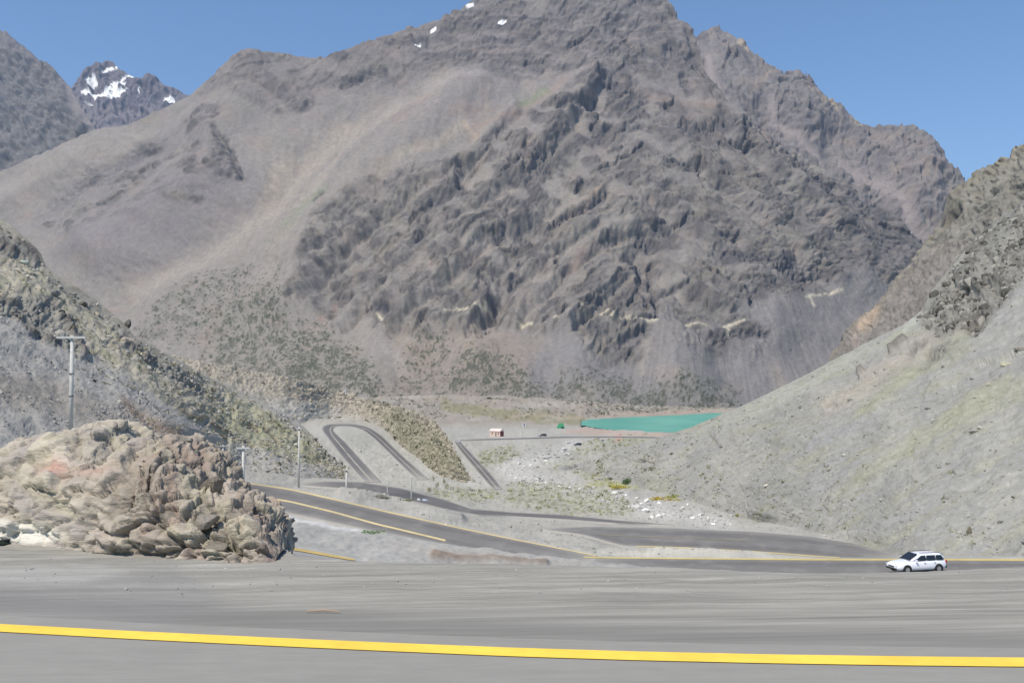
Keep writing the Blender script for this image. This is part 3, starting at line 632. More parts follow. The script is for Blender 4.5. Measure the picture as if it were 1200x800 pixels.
# ---- crag ridge on the right, behind the near slope
c_crest = curve([(900, 470), (972, 428), (977, 412), (983, 398), (995, 384), (1010, 371), (1025, 362), (1034, 352), (1042, 340), (1056, 322), (1066, 310), (1082, 292), (1096, 276), (1104, 264), (1108, 254), (1112, 238), (1124, 222), (1130, 215), (1146, 204), (1162, 196), (1178, 190), (1190, 180), (1202, 175), (1320, 120)])
c_foot = curve([(900, 520), (980, 460), (1060, 420), (1200, 340), (1320, 300)])
def paint_crag(PX, PY, Y, base):
    wx = PX + 5 * fbm(PX / 24, PY / 24, 3, 501); wy = PY + 5 * fbm(PX / 24, PY / 24, 3, 502)
    up = ss(330, 250, PY)
    D = (2 + 5 * up) * ridged(wx / 26 + wy / 30, wy / 34, 4, 503, .6) + 1.8 * ridged(wx / 8, wy / 9, 3, 505, .6)
    c = np.empty(PX.shape + (3,)); c[:] = (.225, .21, .198)
    c = mix(c, up, (.225, .218, .195))
    st = fbm((wx * .75 + wy * .66) / 5, (wx * .66 - wy * .75) / 60, 3, 506)
    c *= (1 + .3 * st + .2 * fbm(PX / 4, PY / 4, 3, 507))[..., None]
    c = mix(c, .5 * ss(.05, .35, fbm(PX / 16, PY / 22, 4, 508)), (.16, .145, .13))
    edge = np.exp(-(PY - c_crest(PX)) / 12)
    c = mix(c, .55 * edge * ss(-.1, .3, fbm(PX / 9, PY / 9, 3, 509) + .1), (.28, .25, .165))
    c = mix(c, .8 * m_line(wx, wy, [(1027, 366), (1012, 384)], 8), (.42, .33, .25))
    c = mix(c, .6 * m_line(wx, wy, [(1000, 392), (1010, 410)], 7), (.33, .28, .25))
    for pts, wd in (([(1108, 262), (1122, 246)], 7), ([(978, 405), (984, 396)], 3)):
        m = m_line(wx, wy, pts, wd); D -= 8 * m; c = mix(c, .7 * m, (.1, .095, .08))
    return D, c
Patch(900, 1320, 350, 190, c_foot, c_crest, lambda X, Y_: np.maximum(880 - (X - 980) * 1.5 + (400 - Y_) * .95, 330), paint_crag, jit=2.0, back=10).build('hillside', M_MID, label='brown rocky spur rising to the right above the pale slope')

# ---- near slope on the right
h_crest = curve([(560, 575), (620, 562), (660, 548), (700, 535), (760, 516), (800, 503), (830, 492), (850, 484), (880, 470), (900, 461), (940, 441), (980, 420), (1010, 404), (1040, 389), (1060, 379), (1080, 362), (1092, 340), (1110, 318), (1126, 300), (1140, 282),
    (1155, 268), (1170, 255), (1185, 246), (1200, 232), (1340, 150)])
h_foot = curve([(560, 577), (660, 556), (700, 559), (760, 575), (800, 587), (850, 603), (900, 614), (960, 627), (1010, 640), (1040, 652.5), (1060, 654), (1120, 654.6), (1340, 655.2)])
def y_right(X, Y_):
    x = (X - 600) / 1152; y = (451 - Y_) / 1152
    Yr = 30.2 / (.57 * x - y - .0112)
    q = np.linspace(520, 1360, 421); k = y_floor(q, h_foot(q)) * 1.01 / (30.2 / (.57 * (q - 600) / 1152 - (451 - h_foot(q)) / 1152 - .0112))
    k = np.interp(X, q, seat(q, k))
    return Yr * (1 + (k - 1) * np.exp(-np.maximum(h_foot(X) - Y_, 0) / 90))
def paint_right(PX, PY, Y, base):
    wx = PX + 5 * fbm(PX / 26, PY / 26, 3, 601); wy = PY + 5 * fbm(PX / 26, PY / 26, 3, 602)
    up = wx * .88 - wy * .47; ac = wx * .47 + wy * .88           # along the streaks, across them
    mscale = Y / 160.0
    R = m_poly(wx, wy, [(1075, 372), (1092, 340), (1130, 295), (1150, 250), (1340, 120), (1340, 260), (1200, 318), (1182, 350), (1160, 372), (1140, 392), (1120, 382), (1100, 398)], 7)
    R = np.maximum(R, .8 * m_poly(wx, wy, [(1072, 430), (1085, 412), (1110, 400), (1122, 402), (1105, 418), (1080, 428)], 4))
    R = np.maximum(R, .9 * m_poly(wx, wy, [(1062, 413), (1072, 405), (1090, 392), (1086, 402), (1068, 416)], 3)); R = np.maximum(R, .8 * m_poly(wx, wy, [(1102, 375), (1112, 364), (1120, 372), (1108, 380)], 4))
    D = mscale * (1.2 * fbm(up / 60, ac / 26, 3, 603) + .10 * fbm(wx / 5, wy / 4, 3, 604) + .12 * fbm(up / 30, ac / 5, 3, 605))
    D += R * mscale * (.9 * ridged(wx / 18, wy / 16, 4, 606, .6) + .4 * ridged(wx / 7, wy / 7, 2, 608, .6))
    cd, cv = cells(PX / 6.0, PY / 4.6, 11)
    st = ss(.34, .12, cd) * (cv > .35)
    D += .14 * mscale * st
    c = np.empty(PX.shape + (3,)); c[:] = (.282, .282, .268)
    nb = fbm(up / 90, ac / 17, 4, 610)
    c = mix(c, .75 * ss(0, .35, nb), (.29, .288, .235))
    c = mix(c, .7 * ss(.05, .38, fbm(up / 110, ac / 20, 4, 611)), (.285, .285, .285))
    c = mix(c, .45 * m_line(wx, wy, [(1130, 372), (1075, 408), (1040, 430), (1010, 455), (970, 475)], 13), (.40, .35, .28))
    c = mix(c, .4 * m_poly(wx, wy, [(1110, 480), (1200, 440), (1200, 470), (1120, 505), (1060, 535), (1010, 565), (1000, 560), (1050, 520)], 7), (.315, .325, .19))
    c = mix(c, .45 * m_line(wx, wy, [(1130, 395), (1060, 440), (1010, 480)], 9), (.315, .325, .2))
    c = mix(c, .5 * m_poly(wx, wy, [(860, 480), (980, 420), (1060, 385), (1050, 395), (980, 440), (860, 500), (800, 515)], 8), (.35, .365, .29))
    c = mix(c, .5 * m_line(wx, wy, [(1060, 385), (1090, 365), (1110, 352)], 6), (.42, .45, .40))
    c = mix(c, .35 * ss(.05, .4, fbm(PX / 60, PY / 40, 3, 612)), (.37, .365, .33))
    grain = fbm(PX / 2.6, PY / 2.2, 3, 614, .7)
    c *= (1 + .18 * grain + .12 * fbm(PX / 9, PY / 7, 3, 615) + .16 * fbm(up / 50, ac / 3, 3, 616))[..., None]
    c = mix(c, .4 * st * (cv > .75), (.42, .415, .39)); c = mix(c, .5 * st * ((cv > .35) & (cv < .5)), (.2, .195, .18))
    tz = ss(.05, .4, fbm(PX / 34, PY / 20, 3, 617)) * ss(480, 640, PY) + .4
    td, tv = cells(PX / 8.5, PY / 6.5, 13)
    t = ss(.36, .14, td) * (tv > .25) * np.clip(tz, 0, 1)
    c = mix(c, .5 * t, (.2, .205, .13)); D += .15 * mscale * t
    rc = np.empty_like(c); rc[:] = (.215, .213, .198)
    rc *= (1 + .45 * fbm(wx / 6, wy / 8, 4, 620))[..., None]
    rc = mix(rc, .75 * ss(.05, .3, fbm(wx / 13, wy / 16, 4, 621)), (.10, .097, .09))
    rc = mix(rc, .7 * m_poly(wx, wy, [(1120, 390), (1130, 365), (1160, 358), (1165, 372), (1145, 392)], 5), (.11, .10, .09))
    c = c * (1 - .9 * R[..., None]) + rc * .9 * R[..., None]
    for pts, wd in (([(1140, 290), (1160, 275)], 6), ([(1155, 370), (1165, 366)], 6), ([(1135, 330), (1150, 340)], 6), ([(1165, 330), (1180, 335)], 6), ([(1120, 318), (1126, 328)], 4), ([(1045, 412), (1062, 400)], 3), ([(1008, 443), (1016, 440)], 2)):
        m = m_line(wx, wy, pts, wd); D -= 1.6 * mscale * m; c = mix(c, .7 * m, (.09, .085, .075))
    return D * ss(0, 12, h_foot(PX) - PY), c
RIGHT = Patch(560, 1330, 650, 350, h_foot, h_crest, y_right, paint_right, cfade=.7, back=10, bstep=14, bdrop=.55)
RIGHT.build('scree_slope', M_HILL, label='pale grey stony slope coming down from the right')

# ---- near slope on the left
g_crest = curve([(-140, 165), (-60, 222), (0, 258), (12, 264), (30, 280), (48, 298), (54, 312), (64, 320), (78, 332), (90, 336), (104, 346), (120, 358), (136, 370), (146, 378), (154, 388), (162, 398), (176, 402), (190, 412), (215, 425), (235, 437), (260, 449), (290, 462),
    (320, 478), (345, 490), (362, 505), (376, 522), (390, 536), (404, 548), (420, 562), (470, 590)])
g_foot = curve([(-140, 640), (0, 622), (120, 590), (230, 556), (262, 549), (290, 552), (330, 559), (352, 562), (380, 560.5), (420, 562), (470, 584)])
def y_left(X, Y_):
    x = (X - 600) / 1152; y = (451 - Y_) / 1152
    q = np.linspace(-180, 500, 341); k = y_floor(q, g_foot(q)) * 1.01 / (-41.1 / np.minimum((451 - g_foot(q)) / 1152 + .03 + .72 * (q - 600) / 1152, -.06))
    k = 1 + (np.interp(X, q, seat(q, np.maximum(k, .9), 70)) - 1) * ss(60, 260, X)
    return -41.1 / np.minimum(y + .03 + .72 * x, -.06) * (1 + (k - 1) * np.exp(-np.maximum(g_foot(X) - Y_, 0) / 90))
def paint_lefth(PX, PY, Y, base):
    wx = PX + 5 * fbm(PX / 26, PY / 26, 3, 701); wy = PY + 5 * fbm(PX / 26, PY / 26, 3, 702)
    dn = wx * .80 + wy * .60; ac = -wx * .60 + wy * .80
    ms = Y / 160.0
    veg = m_poly(wx, wy, [(-160, 120), (0, 240), (110, 330), (170, 400), (420, 540), (405, 556), (350, 540), (330, 530), (270, 520), (210, 480), (150, 440), (110, 415), (60, 400), (0, 368), (-160, 300)], 6)
    R = m_poly(wx, wy, [(-20, 335), (20, 352), (60, 350), (88, 372), (98, 402), (92, 418), (75, 412), (50, 400), (20, 378), (-20, 360)], 5)
    R = np.maximum(R, m_poly(wx, wy, [(-20, 255), (5, 268), (40, 295), (55, 312), (38, 316), (20, 300), (-20, 285)], 4))
    R = np.maximum(R, .9 * m_poly(wx, wy, [(135, 385), (152, 372), (165, 398), (200, 420), (240, 450), (245, 470), (215, 455), (180, 432), (150, 410)], 5))
    R = np.maximum(R, .7 * m_poly(wx, wy, [(60, 322), (110, 345), (138, 378), (120, 372), (80, 350), (55, 335)], 5))
    D = ms * (1.1 * fbm(dn / 70, ac / 26, 3, 703) + .10 * fbm(wx / 6, wy / 5, 3, 704)) + veg * ms * (.3 * fbm(dn / 18, ac / 7, 3, 705) + .2 * fbm(wx / 7, wy / 7, 2, 712))
    D += R * ms * (.5 * ridged(wx / 17, wy / 15, 4, 706, .6) + .3 * ridged(wx / 6, wy / 5, 2, 707, .6))
    cd, cv = cells(PX / 4.6, PY / 3.8, 14)
    coarse = ss(-.1, .3, fbm(dn / 90, ac / 18, 3, 708)) * (1 - veg)
    st = ss(.4, .15, cd) * (cv > .0)
    D += ms * .13 * st * (.15 + coarse)
    c = np.empty(PX.shape + (3,)); c[:] = (.36, .35, .33)
    c = mix(c, .7 * m_poly(wx, wy, [(-60, 432), (60, 440), (120, 470), (200, 520), (140, 510), (40, 480), (-60, 462)], 12), (.28, .255, .225))
    c = mix(c, .75 * m_line(wx, wy, [(145, 475), (175, 495), (205, 508)], 8), (.30, .215, .15))
    grain = fbm(PX / 2.4, PY / 2.2, 3, 709, .7)
    c *= (1 + .34 * grain + .12 * fbm(PX / 10, PY / 9, 3, 710))[..., None]
    c = mix(c, .7 * st * (cv > .62) * (.2 + coarse), (.36, .37, .37)); c = mix(c, .6 * st * (cv < .3) * coarse, (.12, .12, .122))
    v = np.empty_like(c); v[:] = (.385, .36, .295)
    v = mix(v, .8 * ss(0, .35, fbm(dn / 30, ac / 9, 4, 720)), (.34, .335, .235)); v = mix(v, .5 * ss(.1, .35, fbm(dn / 24, ac / 8, 4, 721)), (.22, .195, .145))
    v = mix(v, .55 * ss(.0, .35, fbm(wx / 12, wy / 9, 4, 722)), (.40, .37, .31))
    v *= (1 + .35 * grain)[..., None]
    v = mix(v, .55 * m_poly(wx, wy, [(240, 480), (300, 470), (390, 540), (360, 545), (270, 520)], 10), (.30, .31, .20))
    c = c * (1 - veg[..., None]) + v * veg[..., None]
    for pts, wd in (([(244, 497), (258, 500), (276, 512)], 3), ([(292, 497), (303, 503)], 2.5), ([(312, 502), (325, 515)], 2.5), ([(215, 480), (232, 492)], 3), ([(288, 518), (297, 523)], 2.5), ([(330, 500), (318, 490)], 2)):
        m = m_line(wx, wy, pts, wd); c = mix(c, .7 * m, (.13, .10, .07)); D -= .4 * ms * m
    rc = np.empty_like(c); rc[:] = (.25, .245, .225)
    rc *= (1 + .5 * fbm(wx / 5, wy / 4, 4, 725))[..., None]
    rc = mix(rc, .5 * ss(.0, .3, fbm(wx / 9, wy / 9, 3, 726)), (.12, .112, .105))
    c = c * (1 - .9 * R[..., None]) + rc * .9 * R[..., None]
    for pts, wd in (([(70, 372), (84, 385), (92, 400), (97, 415)], 4), ([(36, 388), (20, 378)], 5), ([(55, 395), (66, 402)], 5), ([(20, 280), (38, 296), (42, 305)], 6), ([(146, 402), (162, 412), (175, 420)], 4), ([(0, 348), (15, 352)], 5), ([(0, 280), (15, 290)], 4)):
        m = m_line(wx, wy, pts, wd); D -= .9 * ms * m; c = mix(c, .6 * m, (.075, .065, .065))
    return D * ss(0, 12, g_foot(PX) - PY), c
LEFT = Patch(-140, 470, 520, 320, g_foot, g_crest, y_left, paint_lefth, cfade=.8, back=10, bstep=12, bdrop=.6)
LEFT.build('hillside.001', M_HILL, label='grey scree slope with grassy rocky top coming down from the left')

# ---- the valley floor
LAKE_Z = CZ - 44.6
LAKE = [(681.5, 498.5), (682, 492.2), (690, 491.2), (700, 490.6), (740, 488.4), (790, 486), (850, 483.2), (900, 481), (1000, 479), (1000, 505), (900, 508), (800, 505.5), (760, 505), (720, 503), (700, 500.5), (688, 498)]
# road edges as (far side, near side)
ROADS = {
 'A': ([(150, 556), (262, 563), (290, 565.5), (340, 572.5), (390, 584), (440, 596), (540, 618.5), (600, 631), (660, 643), (700, 651)], [(150, 578), (262, 586), (290, 591), (315, 597), (360, 606.5), (430, 621.5), (500, 635), (560, 647), (620, 657), (690, 668)]),
 'B': ([(680, 652), (700, 653), (800, 654.3), (950, 655.3), (1100, 655.3), (1320, 656)], [(680, 672), (800, 676), (950, 680), (1100, 683), (1200, 684), (1320, 686)]),
 'C': ([(636, 619.5), (700, 617), (800, 619.5), (880, 623), (950, 629), (1000, 637), (1040, 647), (1060, 654)], [(636, 620.5), (680, 626), (730, 640), (800, 643.6), (880, 648), (940, 652), (980, 654.4), (1010, 655), (1040, 655.4)]),
 'D': ([(352, 566.5), (380, 563.6), (420, 564.5), (470, 572), (520, 585), (550, 596), (600, 600.5), (660, 603.5), (720, 609.5), (790, 615)], [(352, 569), (380, 571), (420, 574), (470, 584.5), (520, 597), (560, 603.5), (600, 605), (660, 608.5), (720, 613), (790, 615.6)]),
 'E': ([(447, 565), (425, 541), (405, 519), (388, 503), (391, 499), (412, 499.5), (426, 504), (438, 513.5), (458, 533), (487, 562)], [(426, 565), (400, 535), (384, 514), (374, 500.5), (382, 496.8), (412, 496.6), (431, 500), (447, 510.5), (470, 533), (503, 562)]),
 'F': ([(577, 573), (560, 553), (540, 529), (530.5, 516)], [(589, 573), (572, 552), (549, 528), (538, 516)]),
 'G': ([(533, 515.2), (560, 514.4), (600, 513.4), (660, 511.6), (720, 511.2), (800, 512.8)], [(533, 517.2), (560, 516.2), (600, 515.2), (660, 513.2), (720, 512.8), (800, 514.4)])}
def road_poly(k):
    a, b = ROADS[k]
    return list(a) + list(reversed(b))
def paint_floor(PX, PY, Y, base):
    wx = PX + 4 * fbm(PX / 22, PY / 10, 3, 801); wy = PY + 2.5 * fbm(PX / 22, PY / 10, 3, 802)
    road = np.zeros(PX.shape)
    for k in ROADS:
        road = np.maximum(road, ss(0, .3, m_poly(PX, PY, road_poly(k), 2.5 if k in 'EFG' else 5)))
    lake = m_poly(PX, PY, LAKE, 1.5)
    near = ss(300, 120, Y)
    U = (1 - road) * (1 - lake) * (Y / 160) * (.3 * fbm(PX / 14, PY / 6, 4, 803) + .08 * fbm(PX / 3.5, PY / 2.4, 3, 804)) * (.4 + .6 * ss(505, 530, PY))
    farm = ss(498, 486, PY) * (1 - lake) * (1 - m_poly(PX, PY, [(640, 500), (700, 484), (900, 474), (1000, 510)], 6))
    U += farm * (5.0 * fbm(PX / 34, PY / 5.5, 4, 821) + 2 * fbm(PX / 7, PY / 3, 3, 822))
    z = base[..., 2]
    U = np.where(lake > .02, LAKE_Z + .5 - 5 * ss(.5, 1, lake) - z, U)
    U = np.where((lake <= .02) & (PY < 510) & (z + U < LAKE_Z + .8) & (PX > 640), LAKE_Z + .8 - z, U)
    U -= (.05 + Y * .0004) * ss(.5, 1, road) * (Y < 172)
    # banks beside the roads
    U += (Y / 100) * .55 * m_line(PX, PY, [(400, 577), (440, 581), (500, 600), (540, 608)], 5) * (1 - road)
    U += .5 * m_line(PX, PY, [(760, 648), (860, 651), (940, 653.5)], 3) * (1 - road)
    c = np.empty(PX.shape + (3,)); c[:] = (.375, .37, .342)
    c *= (1 + .14 * fbm(PX / 26, PY / 9, 4, 805) + .2 * fbm(PX / 3, PY / 1.9, 3, 806, .7))[..., None]
    far = ss(505, 492, PY)
    c = mix(c, .9 * far, (.31, .275, .232))
    c = mix(c, .5 * far * ss(0, .35, fbm(PX / 34, PY / 6, 4, 807)), (.27, .235, .2))
    c = mix(c, .8 * far * ss(.1, .3, m_line(wx, wy, [(520, 474), (580, 484), (640, 490), (680, 492)], 6) * .6 + .3 * fbm(PX / 20, PY / 5, 3, 808)), (.235, .225, .13))
    c = mix(c, .7 * m_line(wx, wy, [(690, 482), (740, 478), (850, 476)], 5) * ss(-.1, .2, fbm(PX / 6, PY / 4, 3, 809)), (.13, .125, .09))
    c = mix(c, .8 * m_poly(wx, wy, [(665, 503), (700, 500), (760, 507), (850, 508), (850, 512), (720, 511), (660, 508)], 2.5), (.43, .33, .28))
    c = mix(c, .85 * m_poly(wx, wy, [(721, 508), (729, 508), (732, 516), (722, 518)], 1.8), (.55, .27, .24))
    c = mix(c, .6 * m_line(wx, wy, [(700, 487), (760, 484), (850, 480)], 2.2), (.42, .33, .27))
    c = mix(c, .6 * m_line(wx, wy, [(600, 486), (680, 489)], 2.2), (.42, .34, .27))
    # stream bed
    bed = m_line(wx, wy, [(672, 522), (650, 536), (600, 543), (590, 550), (620, 562), (680, 575), (740, 590), (790, 604), (850, 614)], 9, 13)
    c = mix(c, .6 * bed, (.52, .52, .51)); c *= (1 + .35 * bed * fbm(PX / 2.5, PY / 1.8, 3, 811, .7))[..., None]
    bd, bv = cells(PX / 4.2, PY / 2.5, 17)
    stn = ss(.42, .2, bd) * (bv > .1) * bed
    U += (Y / 160) * .2 * stn * (1 - road); c = mix(c, .8 * stn, (.52, .52, .52))
    # plants on the flats
    pz = np.zeros(PX.shape)
    for pts, s_ in (([(600, 565), (700, 568), (745, 590), (740, 604), (660, 603), (590, 590)], .9), ([(500, 575), (530, 570), (580, 574), (590, 582), (560, 588), (510, 584)], 1), ([(560, 530), (600, 520), (612, 532), (585, 545), (560, 545)], .9),
                    ([(670, 552), (690, 548), (745, 560), (760, 572), (700, 572)], .8), ([(700, 512), (760, 510), (770, 514), (735, 524), (690, 534), (660, 532)], .9), ([(640, 540), (690, 532), (700, 545), (650, 552)], .5)):
        pz = np.maximum(pz, s_ * m_poly(wx, wy, pts, 5))
    pd, pv = cells(PX / 6.5, PY / 3.4, 19)
    t = ss(.6, .25, pd + .35 * (1 - pz)) * (pz > .05)
    c = mix(c, .45 * pz, (.33, .335, .24)); c = mix(c, .75 * t * (.7 + .5 * pv), (.19, .20, .095))
    U += (Y / 160) * .1 * t * (1 - road)
    c = mix(c, .5 * m_line(wx, wy, [(690, 568), (725, 566), (745, 570)], 3.5), (.36, .36, .14))
    tone = fbm(PX / 48, PY / 12, 4, 831)
    c = mix(c, .35 * ss(.0, .35, tone), (.31, .305, .28)); c = mix(c, .35 * ss(.0, .4, -tone), (.44, .43, .395))
    # white dust banks by the bends
    c = mix(c, .7 * m_poly(wx, wy, [(700, 642), (800, 644.5), (900, 649), (960, 653.6), (760, 652.5), (700, 650)], 2), (.50, .485, .43))
    c = mix(c, .55 * m_poly(wx, wy, [(385, 480), (450, 487), (470, 508), (520, 560), (560, 568), (560, 572), (440, 572), (360, 500), (340, 482)], 8), (.43, .425, .385))
    c = mix(c, .5 * m_poly(wx, wy, [(415, 515), (435, 520), (480, 560), (465, 562), (425, 530)], 4) * ss(-.2, .2, fbm(PX / 7, PY / 5, 3, 812)), (.29, .295, .265))
    c = mix(c, .6 * m_poly(wx, wy, [(520, 545), (548, 535), (580, 570), (540, 570)], 5), (.45, .45, .43))
    c = mix(c, .8 * m_line(wx, wy, [(512, 497), (521, 510), (528, 522)], 2.0), (.42, .39, .33))
    return (0 * U, U), c
f_foot = curve([(-200, 760), (1400, 760)])
f_crest = curve([(-200, 464.5), (1400, 463.5)])
FLOOR = Patch(-150, 1310, 1120, 300, f_foot, f_crest, y_floor, paint_floor, back=10, bstep=60, bdrop=.3)
FLOOR.build('ground', M_FLOOR, label='pale gravel valley floor between the slopes')
def on_floor(px, py, lift=0.0):
    p = P(px, py, y_floor(px, py)); p[..., 2] += lift
    return p

# one wide sheet under everything, out to the horizon
xs = np.linspace(-9000, 9000, 61); ys = np.linspace(-3000, 12000, 51)
gx, gy = np.meshgrid(xs, ys)
gz = LAKE_Z - 8 - 14 * np.clip((150 - gy) / 300, 0, 1) + 0 * gx
gz = np.minimum(gz, CZ - 55)
link('terrain', raw_mesh('terrain', np.stack([gx, gy, gz], -1).reshape(-1, 3), grid_faces(51, 61), np.tile((.33, .31, .28), (gx.size, 1))), M_FLOOR)['kind'] = 'structure'

# ---- rubble moraine between the hairpins and the mountain
mo_crest = curve([(60, 400), (180, 412), (240, 424), (300, 433), (350, 446), (400, 459), (440, 470), (480, 481), (505, 492), (515, 500), (524, 512), (531, 524), (538, 538), (545, 551), (560, 566)])
mo_foot = curve([(60, 520), (250, 520), (340, 505), (372, 490), (400, 488), (430, 492), (450, 505), (475, 528), (500, 552), (520, 566), (560, 572)])
def y_mor(X, Y_):
    f = mo_foot(X); xs_ = np.linspace(0, 640, 321); ff = mo_foot(xs_); ff = np.convolve(np.pad(ff, 12, mode='edge'), np.hanning(25) / np.hanning(25).sum(), 'valid')
    yy = np.log(y_floor(xs_, ff)); yy = np.convolve(np.pad(yy, 12, mode='edge'), np.hanning(25) / np.hanning(25).sum(), 'valid')
    yf = np.exp(np.interp(X, xs_, yy)) * 1.04
    return yf + (f - Y_) * (2.2 + 1.5 * ss(500, 380, X)) * (yf / 400)
def paint_mor(PX, PY, Y, base):
    wx = PX + 3 * fbm(PX / 16, PY / 12, 3, 901); wy = PY + 3 * fbm(PX / 16, PY / 12, 3, 902)
    cd, cv = cells(PX / 4.2, PY / 3.8, 21)
    U = (Y / 400) * (1.4 * fbm(PX / 14, PY / 10, 3, 903) + .45 * ss(.5, .15, cd) * (cv > -.2))
    c = np.empty(PX.shape + (3,)); c[:] = (.30, .275, .23)
    c *= (1 + .2 * fbm(PX / 14, PY / 10, 3, 904) + .25 * fbm(PX / 2.4, PY / 2.2, 2, 905))[..., None]
    c = mix(c, .8 * ss(.45, .2, cd) * (cv > .3), (.43, .40, .33)); c = mix(c, .65 * ss(.5, .25, cd) * (cv < -.3), (.15, .14, .11))
    gz_ = m_poly(wx, wy, [(440, 480), (470, 482), (520, 510), (545, 550), (500, 552), (470, 520)], 8)
    c = mix(c, .45 * gz_, (.25, .245, .165)); c = mix(c, .7 * gz_ * ss(.42, .2, cd) * (cv < .35), (.14, .145, .085))
    c = mix(c, .75 * m_poly(wx, wy, [(330, 470), (370, 472), (420, 488), (445, 498), (350, 500), (290, 478)], 6), (.41, .405, .37))
    c = mix(c, .5 * m_poly(wx, wy, [(170, 430), (300, 460), (350, 480), (330, 500), (150, 470)], 8), (.27, .27, .26))
    c = mix(c, .6 * m_line(wx, wy, [(505, 495), (516, 508), (526, 520)], 3), (.42, .38, .31))
    return (0 * U, U * ss(0, 6, mo_foot(PX) - PY)), c
MOR = Patch(60, 560, 430, 100, mo_foot, mo_crest, y_mor, paint_mor, back=8, bstep=14, bdrop=.3)
MOR.build('moraine', M_FLOOR, label='rubble moraine with scrub beside the hairpin bend')

# ---- gravel bench just below the near road
b_crest = curve([(-300, 560), (150, 575), (262, 587), (290, 592), (315, 598), (360, 607.5), (430, 622), (500, 634), (560, 642), (620, 648), (700, 657), (760, 664), (900, 690)])
b_foot = curve([(-300, 700), (900, 720)])
def y_bench(X, Y_):
    c = b_crest(X); t = (Y_ - c)
    return 14 + (30 + 0 * X) * np.exp(-t / 26)
def paint_bench(PX, PY, Y, base):
    U = (Y / 30) * (.10 * fbm(PX / 40, PY / 12, 3, 1001) + .03 * fbm(PX / 8, PY / 3, 3, 1002))
    c = np.empty(PX.shape + (3,)); c[:] = (.39, .385, .365)
    c *= (1 + .10 * fbm(PX / 60, PY / 5, 4, 1003) + .06 * fbm(PX / 8, PY / 1.6, 3, 1004))[..., None]
    c = mix(c, .75 * m_poly(PX, PY + 1.5 * fbm(PX / 16, PY / 6, 3, 1005), [(296, 594), (330, 600), (432, 621), (425, 625), (380, 618), (330, 606), (300, 601)], 2.5), (.66, .655, .64))
    br = m_line(PX, PY + 2 * fbm(PX / 20, PY / 6, 3, 1006), [(508, 650), (535, 652.5), (575, 655), (640, 660)], 5.5, 3.5)
    c = mix(c, .95 * br, (.22, .165, .125)); U += .12 * br
    c = mix(c, .4 * m_line(PX, PY, [(460, 640), (600, 655), (680, 660)], 6), (.42, .39, .35))
    c = mix(c, .5 * m_poly(PX, PY, [(150, 636), (330, 643), (420, 658), (400, 670), (150, 670)], 3), (.27, .27, .29))
    U *= 1 - ss(.1, .5, m_line(PX, PY, [(240, 624), (330, 641), (420, 656)], 7))
    return (0 * U, U), c
BENCH = Patch(-280, 880, 700, 130, b_foot, b_crest, y_bench, paint_bench, back=8, bstep=5, bdrop=.42)
BENCH.build('gravel_bench', M_FLOOR, label='smooth light gravel bench below the near road shoulder')

# ---- near shoulder and road
ROAD_Z = CZ - 1.4
s_lip = curve([(-900, 596), (150, 600), (260, 612), (320, 634), (345, 648), (420, 656), (520, 657), (640, 660), (760, 663), (860, 666), (960, 670), (1030, 668), (1100, 667), (1200, 661), (1400, 652), (2100, 640)])
s_foot = curve([(-900, 830), (2100, 830)])
def y_near(X, Y_):
    return PZ(X, Y_, CZ - 1.4)[..., 1]
def paint_near(PX, PY, Y, base):
    X_, Y2 = base[..., 0], base[..., 1]
    off = ss(6.0, 6.6, Y2)
    U = off * (.022 * fbm(X_ * .8, Y2 * 2.2, 4, 1101) + .012 * fbm(X_ * 2.2, Y2 * 7, 4, 1102)) - .012 * off
    c = np.empty(PX.shape + (3,)); c[:] = (.278, .272, .250)
    sl_ = Y2 - .075 * X_
    s1 = fbm(X_ * .35, sl_ * 8, 4, 1103); s2 = fbm(X_ * .7, sl_ * 24, 3, 1104)
    c *= (1 + .34 * s1 + .34 * s2 + .09 * fbm(X_ * 1.2, Y2 * 1.5, 3, 1105))[..., None]
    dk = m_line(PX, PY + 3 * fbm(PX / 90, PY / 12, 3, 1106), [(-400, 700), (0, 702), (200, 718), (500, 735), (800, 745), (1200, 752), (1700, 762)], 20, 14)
    c = mix(c, .75 * dk, (.19, .188, .18))  # dark gravel strip by the road, taking in the painted shadow at lower left
    c = mix(c, .4 * m_poly(PX, PY, [(-60, 690), (70, 684), (150, 670), (170, 662), (200, 655), (260, 700), (200, 735), (-60, 720)], 10), (.21, .21, .215))  # shadow lying at the lower left, painted into the gravel colour
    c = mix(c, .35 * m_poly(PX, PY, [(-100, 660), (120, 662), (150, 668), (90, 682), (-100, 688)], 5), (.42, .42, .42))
    return (0 * U, U), c
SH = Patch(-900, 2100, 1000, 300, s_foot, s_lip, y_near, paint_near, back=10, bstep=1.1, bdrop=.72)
SH.build('road_shoulder', M_NEAR, label='grey gravel shoulder beside the near road')

